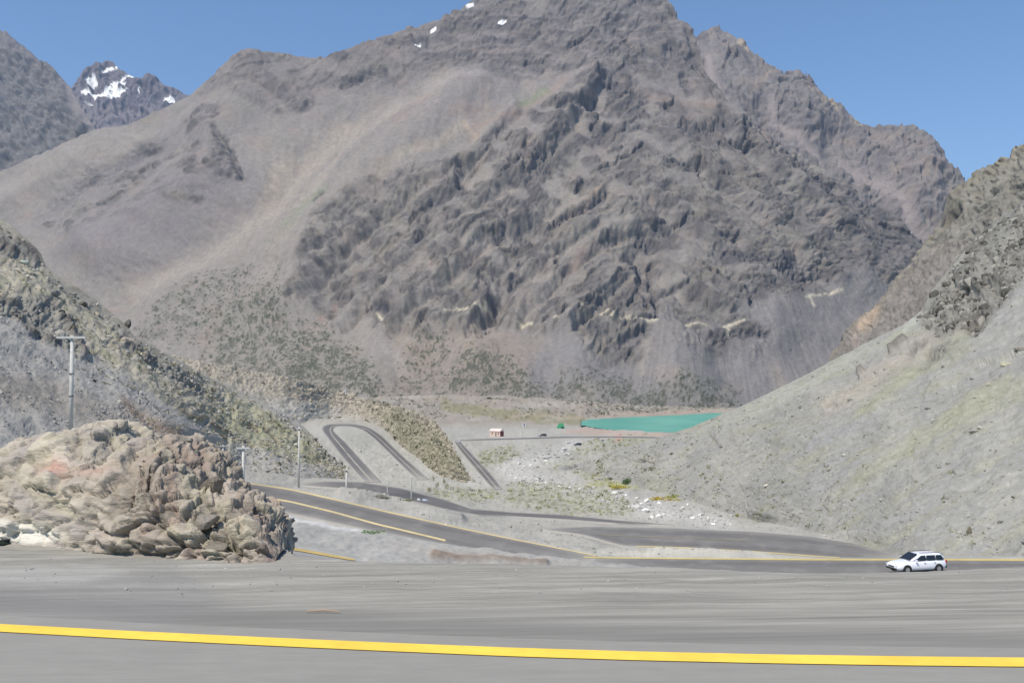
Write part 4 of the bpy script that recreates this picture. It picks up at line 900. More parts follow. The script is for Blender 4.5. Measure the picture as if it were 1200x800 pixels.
def strip(name, a, b, mat, col, fn, n=None, k=7, kind='structure', parent=None, wear=.08, edge=None, label=None, skirt=0):
    a = np.asarray(a, float); b = np.asarray(b, float)
    def res(p, n):
        d = np.concatenate([[0], np.cumsum(np.hypot(*(np.diff(p, axis=0).T)))]); u = np.linspace(0, d[-1], n)
        return np.stack([np.interp(u, d, p[:, 0]), np.interp(u, d, p[:, 1])], -1)
    if n is None:
        n = int(max(30, np.hypot(*(np.diff(a, axis=0).T)).sum() / 3))
    A, B = res(a, n), res(b, n)
    for _ in range(3):                                        # round the corners of the drawn line
        for q in (A, B):
            q[1:-1] = (q[:-2] + 2 * q[1:-1] + q[2:]) / 4
    t = np.linspace(0, 1, k)[:, None, None]
    G = A * (1 - t) + B * t
    V = fn(G[..., 0], G[..., 1])
    if skirt:                                                 # the built-up edge of the carriageway
        e0 = V[:1].copy(); e1 = V[-1:].copy(); e0 += (V[:1] - V[1:2]) * .25; e1 += (V[-1:] - V[-2:-1]) * .25; e0[..., 2] -= skirt; e1[..., 2] -= skirt
        V = np.concatenate([e0, V, e1]); G = np.concatenate([G[:1], G, G[-1:]]); t = np.concatenate([t[:1], t, t[-1:]]); k += 2
    c = np.empty(V.shape); c[:] = col
    c *= (1 + wear * fbm(G[..., 0] / 30, G[..., 1] / 9 + t[..., 0] * 3, 3, 1201))[..., None]
    if edge is not None:
        c = edge(c, G, t[..., 0] + 0 * G[..., 0])
    o = link(name, raw_mesh(name, V.reshape(-1, 3), grid_faces(k, n), c.reshape(-1, 3)), mat, parent)
    if kind: o['kind'] = kind
    if label: o['label'] = label
    return o
def lane_edge(c, G, t):
    """wheel tracks darker and the verge dusted pale"""
    tr = np.exp(-((t - .24) / .09) ** 2) + np.exp(-((t - .76) / .09) ** 2)
    c = c * (1 - .16 * tr)[..., None]
    n_ = c.shape[1]; s_ = np.linspace(0, 1, n_)[None, :] + 0 * t
    dust = fbm(G[..., 0] / 24, G[..., 1] / 7, 3, 1210)
    c = mix(c, .3 * ss(0, .5, dust), (.30, .295, .28))
    ends = np.exp(-s_ / .05) + np.exp(-(1 - s_) / .05)
    return mix(c, .75 * np.exp(-t / .05) + .75 * np.exp(-(1 - t) / .05) + ends * .9, (.38, .37, .345))
def lerp_line(k, t):
    a, b = (np.asarray(q, float) for q in ROADS[k])
    def r(p, n=40):
        d = np.concatenate([[0], np.cumsum(np.hypot(*(np.diff(p, axis=0).T)))]); u = np.linspace(0, d[-1], n)
        return np.stack([np.interp(u, d, p[:, 0]), np.interp(u, d, p[:, 1])], -1)
    A, B = r(a), r(b)
    return A * (1 - t) + B * t
ASPH = (.185, .18, .178)
def fl(lift):
    def f(px, py):
        y = y_floor(px, py); p = P(px, py, y); p[..., 2] += lift * .35 + y * .0002
        return p
    return f
RL = {'A': 'wide asphalt road with yellow lines running down from the left', 'B': 'asphalt road carrying the white car behind the gravel edge', 'C': 'dark curving road sweeping into the bend on the right', 'D': 'dark road below the left slope', 'E': 'hairpin bend of narrow road far down the valley',
      'F': 'short straight of narrow road going down to the flats', 'G': 'thin far road crossing the flats near the lake'}
for key in 'ABCDEFG':
    a, b = ROADS[key]
    strip('road', a, b, M_ASPH, ASPH if key in 'ABC' else (.15, .148, .152), fl(.05 if key != 'A' else .056), k=15 if key in 'ABC' else 7, edge=lane_edge, skirt=.9, label=RL[key])
YEL = (.60, .50, .28)
def line_from(key, t0, t1, col, lift=.09, sub=None):
    A, B = lerp_line(key, t0), lerp_line(key, t1)
    if sub: A, B = A[sub[0]:sub[1]], B[sub[0]:sub[1]]
    strip('road_marking', A, B, M_PAINT, col, fl(lift), k=2, wear=.25)
line_from('A', .0, .065, YEL); 
strip('road_marking', [(150, 565), (262, 574), (290, 579), (340, 587), (390, 599), (440, 613), (480, 622.5), (522, 632.5)], [(150, 566.4), (262, 575.6), (290, 580.8), (340, 588.9), (390, 601), (440, 615), (480, 624.5), (522, 634.6)], M_PAINT, YEL, fl(.1), k=2, wear=.25)
strip('road_marking', [(684, 652.4), (700, 652.9), (800, 654), (950, 655), (1100, 655), (1320, 655.6)], [(684, 653.9), (700, 654.5), (800, 655.6), (950, 657), (1100, 657.2), (1320, 658)], M_PAINT, (.56, .46, .20), fl(.1), k=2, wear=.2)
strip('road_marking', [(745, 639.6), (800, 641.2), (880, 645.6), (940, 650), (985, 653.4)], [(745, 640.8), (800, 642.7), (880, 647), (940, 651.6), (985, 654.6)], M_PAINT, (.54, .46, .25), fl(.1), k=2, wear=.25)
strip('road_marking', [(700, 626.5), (800, 630), (880, 634)], [(700, 627.3), (800, 630.8), (880, 634.8)], M_PAINT, (.26, .235, .18), fl(.1), k=2, wear=.3)
for key in 'EF':
    line_from(key, .46, .55, (.40, .385, .33), .08)
# short stretch of line on the bench
def bench_at(px, py):
    p = P(px, py, y_bench(px, py)); p[..., 2] += .012
    return p
strip('road_marking', [(250, 624), (300, 634), (332, 640), (360, 644.6), (400, 652), (416, 655.2)], [(250, 627), (300, 637), (332, 643), (360, 647.6), (400, 654.8), (416, 657)], M_PAINT, (.56, .42, .16), bench_at, k=3, wear=.2)
# the near road with its thick yellow edge line
def near_plane(h):
    def f(px, py):
        return PZ(px, py, ROAD_Z + h)
    return f
strip('road', [(-900, 690), (-300, 704), (0, 720.5), (200, 731), (450, 741.5), (600, 747.5), (850, 754), (1200, 759), (2100, 770)], [(-900, 1380), (2100, 1380)], M_ASPHN, (.27, .265, .25), near_plane(.006), k=60, n=200, wear=.04, label='near asphalt road along the bottom of the view')
strip('road_marking', [(-900, 694), (-300, 713), (0, 730.5), (150, 738.5), (300, 745.6), (450, 752.2), (600, 758.2), (750, 762.7), (900, 766), (1050, 768.2), (1200, 769.8), (2100, 780)], [(-900, 701), (-300, 721), (0, 739.5), (150, 747.8), (300, 755.2), (450, 762), (600, 768.3), (750, 773), (900, 776.4), (1050, 778.8), (1200, 780.5), (2100, 792)], M_PAINT, (.86, .60, .09), near_plane(.011), k=4, n=260, wear=.05, label='thick bright yellow edge line of the near road')

# ---- lake
def m_water():
    m = bpy.data.materials.new('lake_water'); m.use_nodes = True
    N = m.node_tree.nodes; L = m.node_tree.links; b = N['Principled BSDF']
    b.inputs['Roughness'].default_value = .3; b.inputs['Specular IOR Level'].default_value = .25
    tc = N.new('ShaderNodeTexCoord'); n = N.new('ShaderNodeTexNoise'); n.inputs['Scale'].default_value = .012
    r = N.new('ShaderNodeValToRGB'); r.color_ramp.elements[0].color = (.085, .37, .28, 1); r.color_ramp.elements[1].color = (.14, .46, .35, 1)
    r.color_ramp.elements[0].position = .35; r.color_ramp.elements[1].position = .65
    n2 = N.new('ShaderNodeTexNoise'); n2.inputs['Scale'].default_value = .6
    bp = N.new('ShaderNodeBump'); bp.inputs['Strength'].default_value = .35; bp.inputs['Distance'].default_value = .3
    L.new(tc.outputs['Object'], n.inputs['Vector']); L.new(tc.outputs['Object'], n2.inputs['Vector']); L.new(n.outputs[0], r.inputs[0])
    L.new(r.outputs[0], b.inputs['Base Color']); L.new(n2.outputs[0], bp.inputs['Height']); L.new(bp.outputs[0], b.inputs['Normal'])
    return m
lk = PZ(np.array([p[0] for p in LAKE]), np.array([p[1] for p in LAKE]), LAKE_Z)
cen = lk.mean(0); lk2 = cen + (lk - cen) * np.array([1.03, 1.06, 1])
bm = bmesh.new(); vs = [bm.verts.new(v) for v in lk2]; bm.faces.new(vs); bmesh.ops.triangulate(bm, faces=bm.faces[:])
lo = bm_obj('lake', bm, m_water()); tag(lo, 'small turquoise green lake at the foot of the mountain', kind='structure')
for p in lo.data.polygons:
    if p.normal.z < 0: p.flip()

# ------------------------------------------------------------------ loose stones and plants
ICO_V = []; ICO_F = []
def _ico():
    bm = bmesh.new(); bmesh.ops.create_icosphere(bm, subdivisions=1, radius=1)
    v = np.array([x.co[:] for x in bm.verts]); f = np.array([[q.index for q in x.verts] for x in bm.faces]); bm.free()
    return v, f
IV, IF = _ico()
def rubble(name, pos, size, col, label, mat=None, flat=.7, sink=.25, kind='stuff'):
    n = len(pos); k = len(IV)
    V = np.tile(IV, (n, 1, 1)) * (1 + RNG.uniform(-.28, .28, (n, k, 1)))
    V *= RNG.uniform(.6, 1.25, (n, 1, 3)) * np.array([1, 1, flat]); V *= size[:, None, None]
    a = RNG.uniform(0, 6.28, n); ca, sa = np.cos(a)[:, None], np.sin(a)[:, None]
    x = V[..., 0] * ca - V[..., 1] * sa; y = V[..., 0] * sa + V[..., 1] * ca
    V[..., 0], V[..., 1] = x, y
    V += pos[:, None, :]; V[..., 2] += (size * (flat - sink))[:, None] * .5
    Fc = (IF[None] + (np.arange(n) * k)[:, None, None]).reshape(-1, 3)
    C = np.repeat(col, k, axis=0)
    o = link(name, raw_mesh(name, V.reshape(-1, 3), Fc, C, smooth=False), mat or M_STONE)
    o['kind'] = kind
    if label: o['label'] = label
    return o
def tufts(name, pos, size, col, label, blades=14, tall=1.0, kind='stuff', cat=None):
    n = len(pos)
    d = RNG.normal(size=(n, blades, 3)); d /= np.linalg.norm(d, axis=-1, keepdims=True); d[..., 2] = np.abs(d[..., 2]) * tall
    c = d * RNG.uniform(.35, 1, (n, blades, 1)) * size[:, None, None]
    e1 = RNG.normal(size=(n, blades, 3)); e2 = RNG.normal(size=(n, blades, 3))
    q = size[:, None, None] * .30
    tri = np.stack([c + e1 * q, c + e2 * q, c - (e1 + e2) * q * .6], 2)
    V = tri + pos[:, None, None, :]
    C = np.repeat((col[:, None, :] * RNG.uniform(.7, 1.3, (n, blades, 1))), 3, axis=1).reshape(-1, 3)
    Fc = np.arange(n * blades * 3).reshape(-1, 3)
    o = link(name, raw_mesh(name, V.reshape(-1, 3), Fc, C, smooth=False), M_LEAF)
    tag(o, label, cat, None, kind)
    return o
def pick(patch, n, x0, x1, dens, s):
    """points on a patch, thinned by a density map in picture terms"""
    r = np.random.default_rng(s); px = r.uniform(x0, x1, n * 4); t = r.uniform(0.01, .985, n * 4)
    py = patch.footf(px) + (patch.crestf(px) - patch.footf(px)) * t
    keep = r.uniform(size=n * 4) < dens(px, py)
    px, py = px[keep][:n], py[keep][:n]
    pos, col = patch.at(px, py)
    return px, py, pos, col
# left slope rubble
px, py, pos, col = pick(LEFT, 5200, -60, 400, lambda x, y: .12 + .8 * ss(-.05, .3, fbm((x * .8 + y * .6) / 60, (-x * .6 + y * .8) / 14, 3, 1301)), 1)
sz = pos[:, 1] / 1152 * RNG.gamma(2.2, .40, len(px)); br = RNG.uniform(.7, 1.5, (len(px), 1))
rubble('rubble', pos, np.clip(sz, .05, 1.0), np.clip(np.array([.32, .315, .30]) * br, 0, .5), 'small grey stones strewn over the left slope')
px, py, pos, col = pick(LEFT, 260, -40, 300, lambda x, y: np.exp(-((y - g_crest(x)) / 26) ** 2) * (x < 260), 2)
rubble('rubble.001', pos, np.clip(pos[:, 1] / 1152 * RNG.gamma(3.0, .65, len(px)), .15, 1.0), np.array([.30, .285, .25]) * RNG.uniform(.5, 1.7, (len(px), 1)), 'blocky rocks along the grassy crest of the left slope')
px, py, pos, col = pick(LEFT, 1500, -60, 410, lambda x, y: (np.abs(y - g_crest(x) - 40) < 60) * ss(-.2, .3, fbm(x / 20, y / 14, 3, 1302) + .1), 3)
g = RNG.uniform(size=(len(px), 1))
ctuft = np.where(g < .2, (.22, .20, .15), np.where(g < .7, (.34, .335, .235), (.43, .40, .30)))
tufts('scrub', pos, pos[:, 1] / 1152 * RNG.gamma(3, .55, len(px)), ctuft, 'low scrub and dry grass on the left slope', blades=10, tall=.6)
# right slope
px, py, pos, col = pick(RIGHT, 3000, 660, 1260, lambda x, y: .35 + .5 * ss(0, .3, fbm(x / 30, y / 20, 3, 1303)), 4)
sz = pos[:, 1] / 1152 * RNG.gamma(2.0, .38, len(px))
rubble('rubble.002', pos, np.clip(sz, .04, .9), np.array([.33, .33, .31]) * RNG.uniform(.75, 1.2, (len(px), 1)), 'small pale stones strewn over the right slope')
px, py, pos, col = pick(RIGHT, 1000, 700, 1260, lambda x, y: (.15 + ss(.0, .35, fbm(x / 34, y / 20, 3, 617))) * ss(430, 600, y), 5)
tufts('scrub.001', pos, pos[:, 1] / 1152 * RNG.gamma(3, .5, len(px)), np.array([.26, .26, .18]) * RNG.uniform(.7, 1.5, (len(px), 1)), 'thin dry scrub on the right slope', blades=9, tall=.6)
px, py, pos, col = pick(RIGHT, 900, 1070, 1260, lambda x, y: m_poly(x, y, [(1075, 372), (1092, 340), (1130, 295), (1150, 250), (1260, 190), (1260, 290), (1200, 318), (1182, 350), (1160, 372), (1140, 392), (1120, 382), (1100, 398)], 6), 31)
rubble('rubble.006', pos, pos[:, 1] / 1152 * RNG.gamma(3.5, .8, len(px)), np.array([.225, .22, .20]) * RNG.choice([.4, .7, 1.0, 1.4], (len(px), 1)), 'broken blocks of the outcrop high on the right slope', flat=1.0, sink=1.2)
px, py, pos, col = pick(LEFT, 260, -60, 260, lambda x, y: np.maximum(m_poly(x, y, [(-20, 335), (20, 352), (60, 350), (88, 372), (98, 402), (92, 418), (75, 412), (50, 400), (20, 378), (-20, 360)], 4), np.maximum(m_poly(x, y, [(-20, 255), (5, 268), (40, 295), (55, 312), (38, 316), (20, 300), (-20, 285)], 4), m_poly(x, y, [(135, 385), (152, 372), (165, 398), (200, 420), (240, 450), (245, 470), (215, 455), (180, 432), (150, 410)], 5))), 32)
rubble('rubble.007', pos, pos[:, 1] / 1152 * RNG.gamma(3.2, .55, len(px)), np.array([.25, .245, .23]) * RNG.choice([.4, .75, 1.0, 1.5], (len(px), 1)), 'broken dark blocks of the rock bands on the left slope', flat=1.0, sink=1.2)
# moraine and valley floor
px, py, pos, col = pick(MOR, 1700, 180, 545, lambda x, y: .25 + .7 * np.exp(-((y - mo_crest(x)) / 14) ** 2), 6)
rubble('rubble.003', pos, pos[:, 1] / 1152 * RNG.gamma(3, .36, len(px)), np.array([.35, .32, .26]) * RNG.uniform(.5, 1.4, (len(px), 1)), 'tan blocks covering the moraine')
px, py, pos, col = pick(MOR, 1500, 430, 548, lambda x, y: .9 * ss(430, 480, x) + 0 * y, 7)
tufts('scrub.002', pos, pos[:, 1] / 1152 * RNG.gamma(3, .5, len(px)), np.array([.25, .25, .185]) * RNG.uniform(.6, 1.5, (len(px), 1)), 'dark green scrub on the moraine slope', blades=10, tall=.7)
def fdens(x, y):
    d = np.zeros(len(x))
    for pts, s_ in (([(600, 565), (700, 568), (745, 590), (740, 604), (660, 603), (590, 590)], .8), ([(500, 575), (530, 570), (580, 574), (590, 582), (560, 588), (510, 584)], 1), ([(560, 530), (600, 520), (612, 532), (585, 545), (560, 545)], .9),
                    ([(670, 552), (690, 548), (745, 560), (760, 572), (700, 572)], .9), ([(700, 512), (760, 510), (770, 514), (735, 524), (690, 534), (660, 532)], .9)):
        d = np.maximum(d, s_ * m_poly(x, y, pts, 3))
    for k in ROADS: d *= m_poly(x, y, road_poly(k), 2) < .05
    return d
px, py, pos, col = pick(FLOOR, 2000, 480, 790, fdens, 8)
yl = (np.abs(px - 720) < 35) & (py < 574) & (py > 555)
ctuft = np.where(yl[:, None], (.40, .38, .12), np.array([.29, .30, .18])) * RNG.uniform(.6, 1.4, (len(px), 1))
tufts('scrub.003', pos, pos[:, 1] / 1152 * RNG.gamma(3, .5, len(px)), ctuft, 'green and yellow scrub on the valley floor', blades=10, tall=.6)
def sdens(x, y):
    d = m_line(x, y, [(672, 522), (650, 536), (600, 543), (590, 550), (620, 562), (680, 575), (740, 590), (790, 604), (850, 614)], 6, 9)
    for k in ROADS: d *= m_poly(x, y, road_poly(k), 2) < .05
    return d
px, py, pos, col = pick(FLOOR, 1000, 560, 880, sdens, 9)
rubble('rubble.004', pos, pos[:, 1] / 1152 * RNG.gamma(2.5, .65, len(px)), np.array([.42, .42, .42]) * RNG.uniform(.6, 1.35, (len(px), 1)), 'pale stones in the dry stream bed')
def gdens(x, y):
    d = .5 + 0 * x
    for k in ROADS: d *= m_poly(x, y, road_poly(k), 2.5) < .05
    return d * (y > 520) * (y < 660)
px, py, pos, col = pick(FLOOR, 2600, 380, 1040, gdens, 10)
rubble('rubble.005', pos, pos[:, 1] / 1152 * RNG.gamma(2, .45, len(px)), np.array([.36, .355, .33]) * RNG.uniform(.6, 1.3, (len(px), 1)), 'scattered small stones on the valley gravel')
def bdens(x, y):
    d = .12 + .9 * ss(.05, .35, fbm(x / 40, y / 9, 3, 1310)) + .6 * m_line(x, y, [(690, 481), (740, 477), (850, 474)], 6)
    return d * (y < 491) * (y > 456) * (x > 380)
px = RNG.uniform(380, 880, 5200); py = RNG.uniform(466, 491, 5200); kq = (RNG.uniform(size=5200) < bdens(px, py)) & (m_poly(px, py, LAKE, 2) < .05)
px, py = px[kq], py[kq]; pos, col = FLOOR.at(px, py)
tufts('scrub.004', pos, pos[:, 1] / 1152 * RNG.gamma(3, .38, len(px)), np.array([.15, .145, .105]) * RNG.uniform(.6, 1.8, (len(px), 1)), 'low dark brush dotted over the far flats', blades=8, tall=.6)
# shoulder pebbles, fine and half sunk
n = 420
px = RNG.uniform(-100, 1300, n); yy = RNG.uniform(6.6, 8.3, n); py = HOR + 1.4 * 1152 / yy
ok = py > s_lip(px) + 3
px, py = px[ok], py[ok]; pos, _ = SH.at(px, py)
rubble('pebbles', pos, RNG.gamma(2, .002, len(px)) + .002, np.array([.36, .355, .35]) * RNG.uniform(.75, 1.2, (len(px), 1)), 'fine pebbles on the near gravel shoulder')

def place(i, xs_, what):
    """which of a row this one is, counted from the left"""
    k = sorted(range(len(xs_)), key=lambda q: (xs_[q], q)).index(i); n_ = len(xs_)
    w_ = ['second', 'third', 'fourth', 'fifth', 'sixth', 'seventh', 'eighth', 'ninth', 'tenth', 'eleventh', 'twelfth', 'thirteenth', 'fourteenth', 'fifteenth']
    if k == 0: return 'leftmost ' + what
    if k == n_ - 1: return 'rightmost ' + what
    if k < 8: return w_[k - 1] + ' from the left, ' + what
    return w_[n_ - 2 - k] + ' from the right, ' + what
# ---- single boulders
def rock_mesh(seed, sub=3, rough=.35, sq=(1, .8, .7), col=(.3, .3, .28)):
    bm = bmesh.new(); bmesh.ops.create_icosphere(bm, subdivisions=sub, radius=1)
    v = np.array([x.co[:] for x in bm.verts]); f = np.array([[q.index for q in x.verts] for x in bm.faces]); bm.free()
    r = np.random.default_rng(seed)
    pl = r.normal(size=(15, 3)); pl /= np.linalg.norm(pl, axis=1, keepdims=True); h = r.uniform(.42, .85, 15)
    d = v @ pl.T
    k = np.min(np.where(d > 1e-3, h / np.maximum(d, 1e-3), 9), axis=1)
    v = v * np.minimum(k, 1)[:, None]
    nz = fbm(v[:, 0] * 1.7 + seed, v[:, 1] * 1.7 + v[:, 2] * 1.3, 4, seed % 50)
    v = v * (1 + rough * nz)[:, None] * np.array(sq)
    c = np.tile(np.array(col, float), (len(v), 1)) * (1 + .35 * fbm(v[:, 0] * 3 + seed, v[:, 2] * 3 + v[:, 1], 3, 9))[:, None]
    return raw_mesh('boulder', v, f, c, smooth=False)
def boulder(px, py, r, seed, col, label, group, patch=None, sq=(1, .8, .65), kind=None, mat=None):
    pos = (patch or FLOOR).at(px, py)[0][0]
    R_ = r * pos[1] / 1152
    me = rock_mesh(seed, 3, .3, sq, col)
    o = link('boulder', me, mat or M_STONE)
    o.location = pos + np.array([0, 0, R_ * sq[2] * .35]); o.scale = (R_,) * 3; o.rotation_euler = (0, 0, seed * 1.3)
    tag(o, label, 'boulder', group)
    return o
_L = [(758, 588, 5), (748, 594, 4.5), (757, 599, 5.5), (752, 591, 3.5), (772, 605, 5), (764, 606, 4), (720, 579, 4.5), (734, 581, 3), (773, 590, 3.5), (746, 584, 3), (800, 596, 3.5), (812, 609, 3.5), (820, 604, 2.5), (836, 615, 3.5), (778, 602, 3), (806, 592, 2.5)]
for i, (x, y, r) in enumerate(_L):
    boulder(x, y, r, 20 + i, (.80, .80, .80), place(i, [q[0] for q in _L], 'bright white boulder in the stream bed behind the curved road'), 'white boulders in the stream bed')
_L = [(598, 557, 3), (604, 561, 3), (630, 562, 3.5), (640, 566, 3), (615, 548, 3.5), (622, 545, 3), (660, 533, 2.5), (640, 541, 3), (655, 570, 3), (668, 572, 3)]
for i, (x, y, r) in enumerate(_L):
    boulder(x, y, r, 60 + i, (.74, .74, .74), place(i, [q[0] for q in _L], 'small white rock in the far stream bed'), 'small white rocks upstream')
SPECIAL = [(LEFT, 63, 347, 10, (.21, .21, .20), 'large flat grey boulder below the crest of the left slope', (1.1, .8, .5)), (LEFT, 116, 367, 7, (.34, .31, .26), 'rounded tan boulder on the grassy crest of the left slope', (1, .8, .6)),
    (LEFT, 149, 398, 11, (.36, .32, .28), 'big pinkish boulder on the rock band of the left slope', (1.1, .8, .55)), (LEFT, 150, 372, 7, (.12, .12, .115), 'upright dark rock standing out on the left skyline', (.6, .6, 1.2)),
    (LEFT, 29, 308, 6, (.36, .41, .38), 'pale greenish block among dark rocks high on the left slope', (.9, .7, .8)), (LEFT, 88, 375, 3, (.30, .29, .26), 'small grey rock above the wooden pole top', (1, .8, .6)),
    (LEFT, 36, 434, 4, (.62, .62, .60), 'white slab lying on the grey scree left of the tall pole', (1.3, .5, .4)), (LEFT, 111, 447, 3.2, (.08, .078, .075), 'small black rock on the grey scree right of the tall pole', (1, .8, .7)),
    (LEFT, 61, 424, 3.5, (.1, .095, .08), 'dark flat rock on the grey scree just left of the pole top', (1.2, .6, .5)), (LEFT, 315, 553, 4, (.1, .1, .1), 'dark boulder at the foot of the left slope near the road', (1, .8, .7)),
    (RIGHT, 1177, 427, 8, (.44, .42, .32), 'large pale yellowish boulder high on the right slope', (1.3, .9, .6)), (RIGHT, 1195, 412, 7, (.25, .24, .21), 'grey boulder at the right edge above the pale one', (1.2, .8, .5)),
    (RIGHT, 1137, 442, 4, (.2, .195, .18), 'dark grey rock in the middle of the upper right slope', (1.2, .8, .5)), (RIGHT, 1104, 429, 3, (.16, .155, .14), 'small dark rock below the outcrop on the right slope', (1, .8, .7)),
    (RIGHT, 1159, 454, 4, (.42, .41, .33), 'small pale rock under the large yellowish boulder', (1, .8, .7)), (RIGHT, 1088, 480, 3.6, (.2, .2, .19), 'dark rock lying on the smooth middle of the right slope', (1.4, .7, .5)),
    (RIGHT, 1141, 508, 6, (.33, .32, .29), 'grey rock pair beside the green strip on the right slope', (1.4, .8, .5)), (RIGHT, 1150, 503, 5, (.47, .46, .42), 'white topped rock beside the green strip on the right slope', (1.3, .8, .5)),
    (RIGHT, 988, 531, 4, (.46, .45, .42), 'pale rock low on the right slope above the bend', (1.3, .8, .6)), (RIGHT, 900, 571, 4, (.52, .50, .44), 'light rock on the lower right slope near the valley floor', (1, .8, .7)),
    (RIGHT, 928, 487, 3.4, (.17, .165, .15), 'small dark rock on the right slope level with the lake', (1.4, .8, .5)), (RIGHT, 870, 532, 3, (.46, .46, .44), 'small pale rock on the right slope below the lake corner', (1, .8, .7)),
    (RIGHT, 1136, 625, 7, (.22, .2, .15), 'brown upright rock low on the right slope above the car', (.6, .5, 1.1)), (RIGHT, 1172, 612, 4, (.2, .2, .19), 'grey rock low on the slope near the right edge', (1, .8, .8)),
    (RIGHT, 1124, 622, 4, (.42, .41, .39), 'pale rock beside the brown upright one above the car', (1, .8, .7)), (FLOOR, 522, 614, 3, (.56, .56, .54), 'small white stone beside the lined road', (1, .8, .6))]
for i, (pt, x, y, r, c, lab, sq) in enumerate(SPECIAL):
    boulder(x, y, r, 100 + i, c, lab, None, pt, sq)

# ---- single bushes
def bush(px, py, r, col, label, group=None, patch=None, n=420, squash=.7, cat='bush', wide=1.0, name='bush'):
    pos = (patch or FLOOR).at(px, py)[0][0]
    R_ = r * pos[1] / 1152
    root = empty(name, pos); tag(root, label, cat, group)
    q = np.random.default_rng(int(px * 7 + py)); k = 6
    cs = q.normal(size=(k, 3)) * np.array([.42 * wide, .42, .2]) * R_ + np.array([0, 0, R_ * squash * .55])
    m = n // k; pts = []
    for c0 in cs:
        d = q.normal(size=(m, 3)); d /= np.linalg.norm(d, axis=1, keepdims=True)
        pts.append(c0 + d * q.uniform(.5, 1, (m, 1)) * R_ * np.array([.62 * wide, .6, .5 * squash / .7]))
    c = np.concatenate(pts); c[:, 2] = np.maximum(c[:, 2], .02)
    e1, e2 = q.normal(size=(2, len(c), 3)) * R_ * .085
    V = np.stack([c + e1, c + e2, c - e1 * .8 - e2 * .6], 1).reshape(-1, 3)
    C = np.repeat(np.array(col) * q.uniform(.6, 1.45, (len(c), 1)), 3, axis=0)
    link('foliage', raw_mesh('foliage', V, np.arange(len(V)).reshape(-1, 3), C, smooth=False), M_LEAF, root)
    bm = bmesh.new()
    for j in range(4):
        tip = Vector(cs[j]) ; b0 = Vector((0, 0, -.05 * R_))
        dirv = (tip - b0); L_ = dirv.length
        mat_ = Matrix.Translation((b0 + tip) / 2) @ dirv.to_track_quat('Z', 'Y').to_matrix().to_4x4()
        bmesh.ops.create_cone(bm, segments=5, radius1=R_ * .05, radius2=R_ * .015, depth=L_, matrix=mat_)
    bm_obj('stem', bm, M_STEM, root)
    return root
M_STEM = plain('bark', (.12, .09, .06), .9)
bush(735, 567, 7.5, (.085, .14, .055), 'round dark green bush at the edge of the stream flats')
_L = [(764, 563, 4), (770, 566, 4.5), (778, 571, 5), (785, 562, 4), (790, 568, 4.5), (797, 563, 4), (774, 575, 4), (715, 562, 3.5), (806, 580, 3.5)]
for i, (x, y, r) in enumerate(_L):
    bush(x, y, r, (.12, .135, .09), place(i, [q[0] for q in _L], 'grey green bush at the foot of the right slope'), 'bushes at the foot of the right slope', n=260)
bush(770, 586, 7.5, (.46, .37, .05), 'spreading orange yellow shrub beside the white boulders', wide=2.2, squash=.4, name='shrub', cat='shrub')
bush(789, 583, 6, (.34, .36, .08), 'yellow green shrub right of the orange one', wide=1.8, squash=.4, name='shrub', cat='shrub')
bush(727, 573, 6, (.48, .42, .06), 'yellow shrub just below the round dark bush', wide=1.8, squash=.5, name='shrub', cat='shrub')
bush(856, 601, 5, (.13, .14, .08), 'dark low bush at the lower end of the right slope', wide=1.8, squash=.45)
bush(864, 605, 3.5, (.30, .29, .08), 'small yellowish shrub against the dark low bush', name='shrub', cat='shrub')
bush(446, 587, 5, (.14, .15, .10), 'grey green bush on the bank between the two roads', wide=2.0, squash=.45)
bush(478, 593, 4, (.20, .22, .11), 'small green bush right of the grey green one on the bank', wide=2.0, squash=.4)
bush(436, 626.5, 6, (.13, .26, .09), 'bright green weed patch at the edge of the lined road', patch=BENCH, wide=2.2, squash=.3, name='weed', cat='weed')
bush(573, 467, 3, (.09, .095, .06), 'lone dark bush on the far pinkish flats', n=200)
_L = [(508, 563, 3), (512, 571, 3.4), (523, 572, 3.4), (530, 574, 3), (520, 566, 3), (537, 577, 3), (503, 576, 3)]
for i, (x, y, r) in enumerate(_L):
    bush(x, y, r, (.24, .23, .12), place(i, [q[0] for q in _L], 'dry grass clump below the moraine'), 'dry grass clumps below the moraine', n=180, squash=1.6, name='grass_clump', cat='grass clump')

# ------------------------------------------------------------------ poles and posts
M_POLE = plain('pole_concrete', (.55, .54, .49), .85, var=.12, scale=3)
M_WOODP = plain('pole_timber', (.30, .27, .22), .85, var=.2, scale=3)
M_INS = plain('insulator', (.35, .33, .30), .4, var=.1)
M_DARK = plain('dark_metal', (.05, .05, .055), .5, var=.1)
M_WHITE = plain('white_paint', (.75, .75, .73), .5, var=.06)
M_REDP = plain('red_paint', (.45, .12, .09), .6, var=.1)
def cyl(bm, a, b, r1, r2=None, seg=10):
    a, b = Vector(a), Vector(b); d = b - a
    bmesh.ops.create_cone(bm, cap_ends=True, segments=seg, radius1=r1, radius2=r1 if r2 is None else r2, depth=d.length, matrix=Matrix.Translation((a + b) / 2) @ d.to_track_quat('Z', 'Y').to_matrix().to_4x4())
def box(bm, c, s, rot=None):
    m = Matrix.Translation(c) @ (rot or Matrix()) @ Matrix.Diagonal((*s, 1))
    return bmesh.ops.create_cube(bm, size=1, matrix=m)
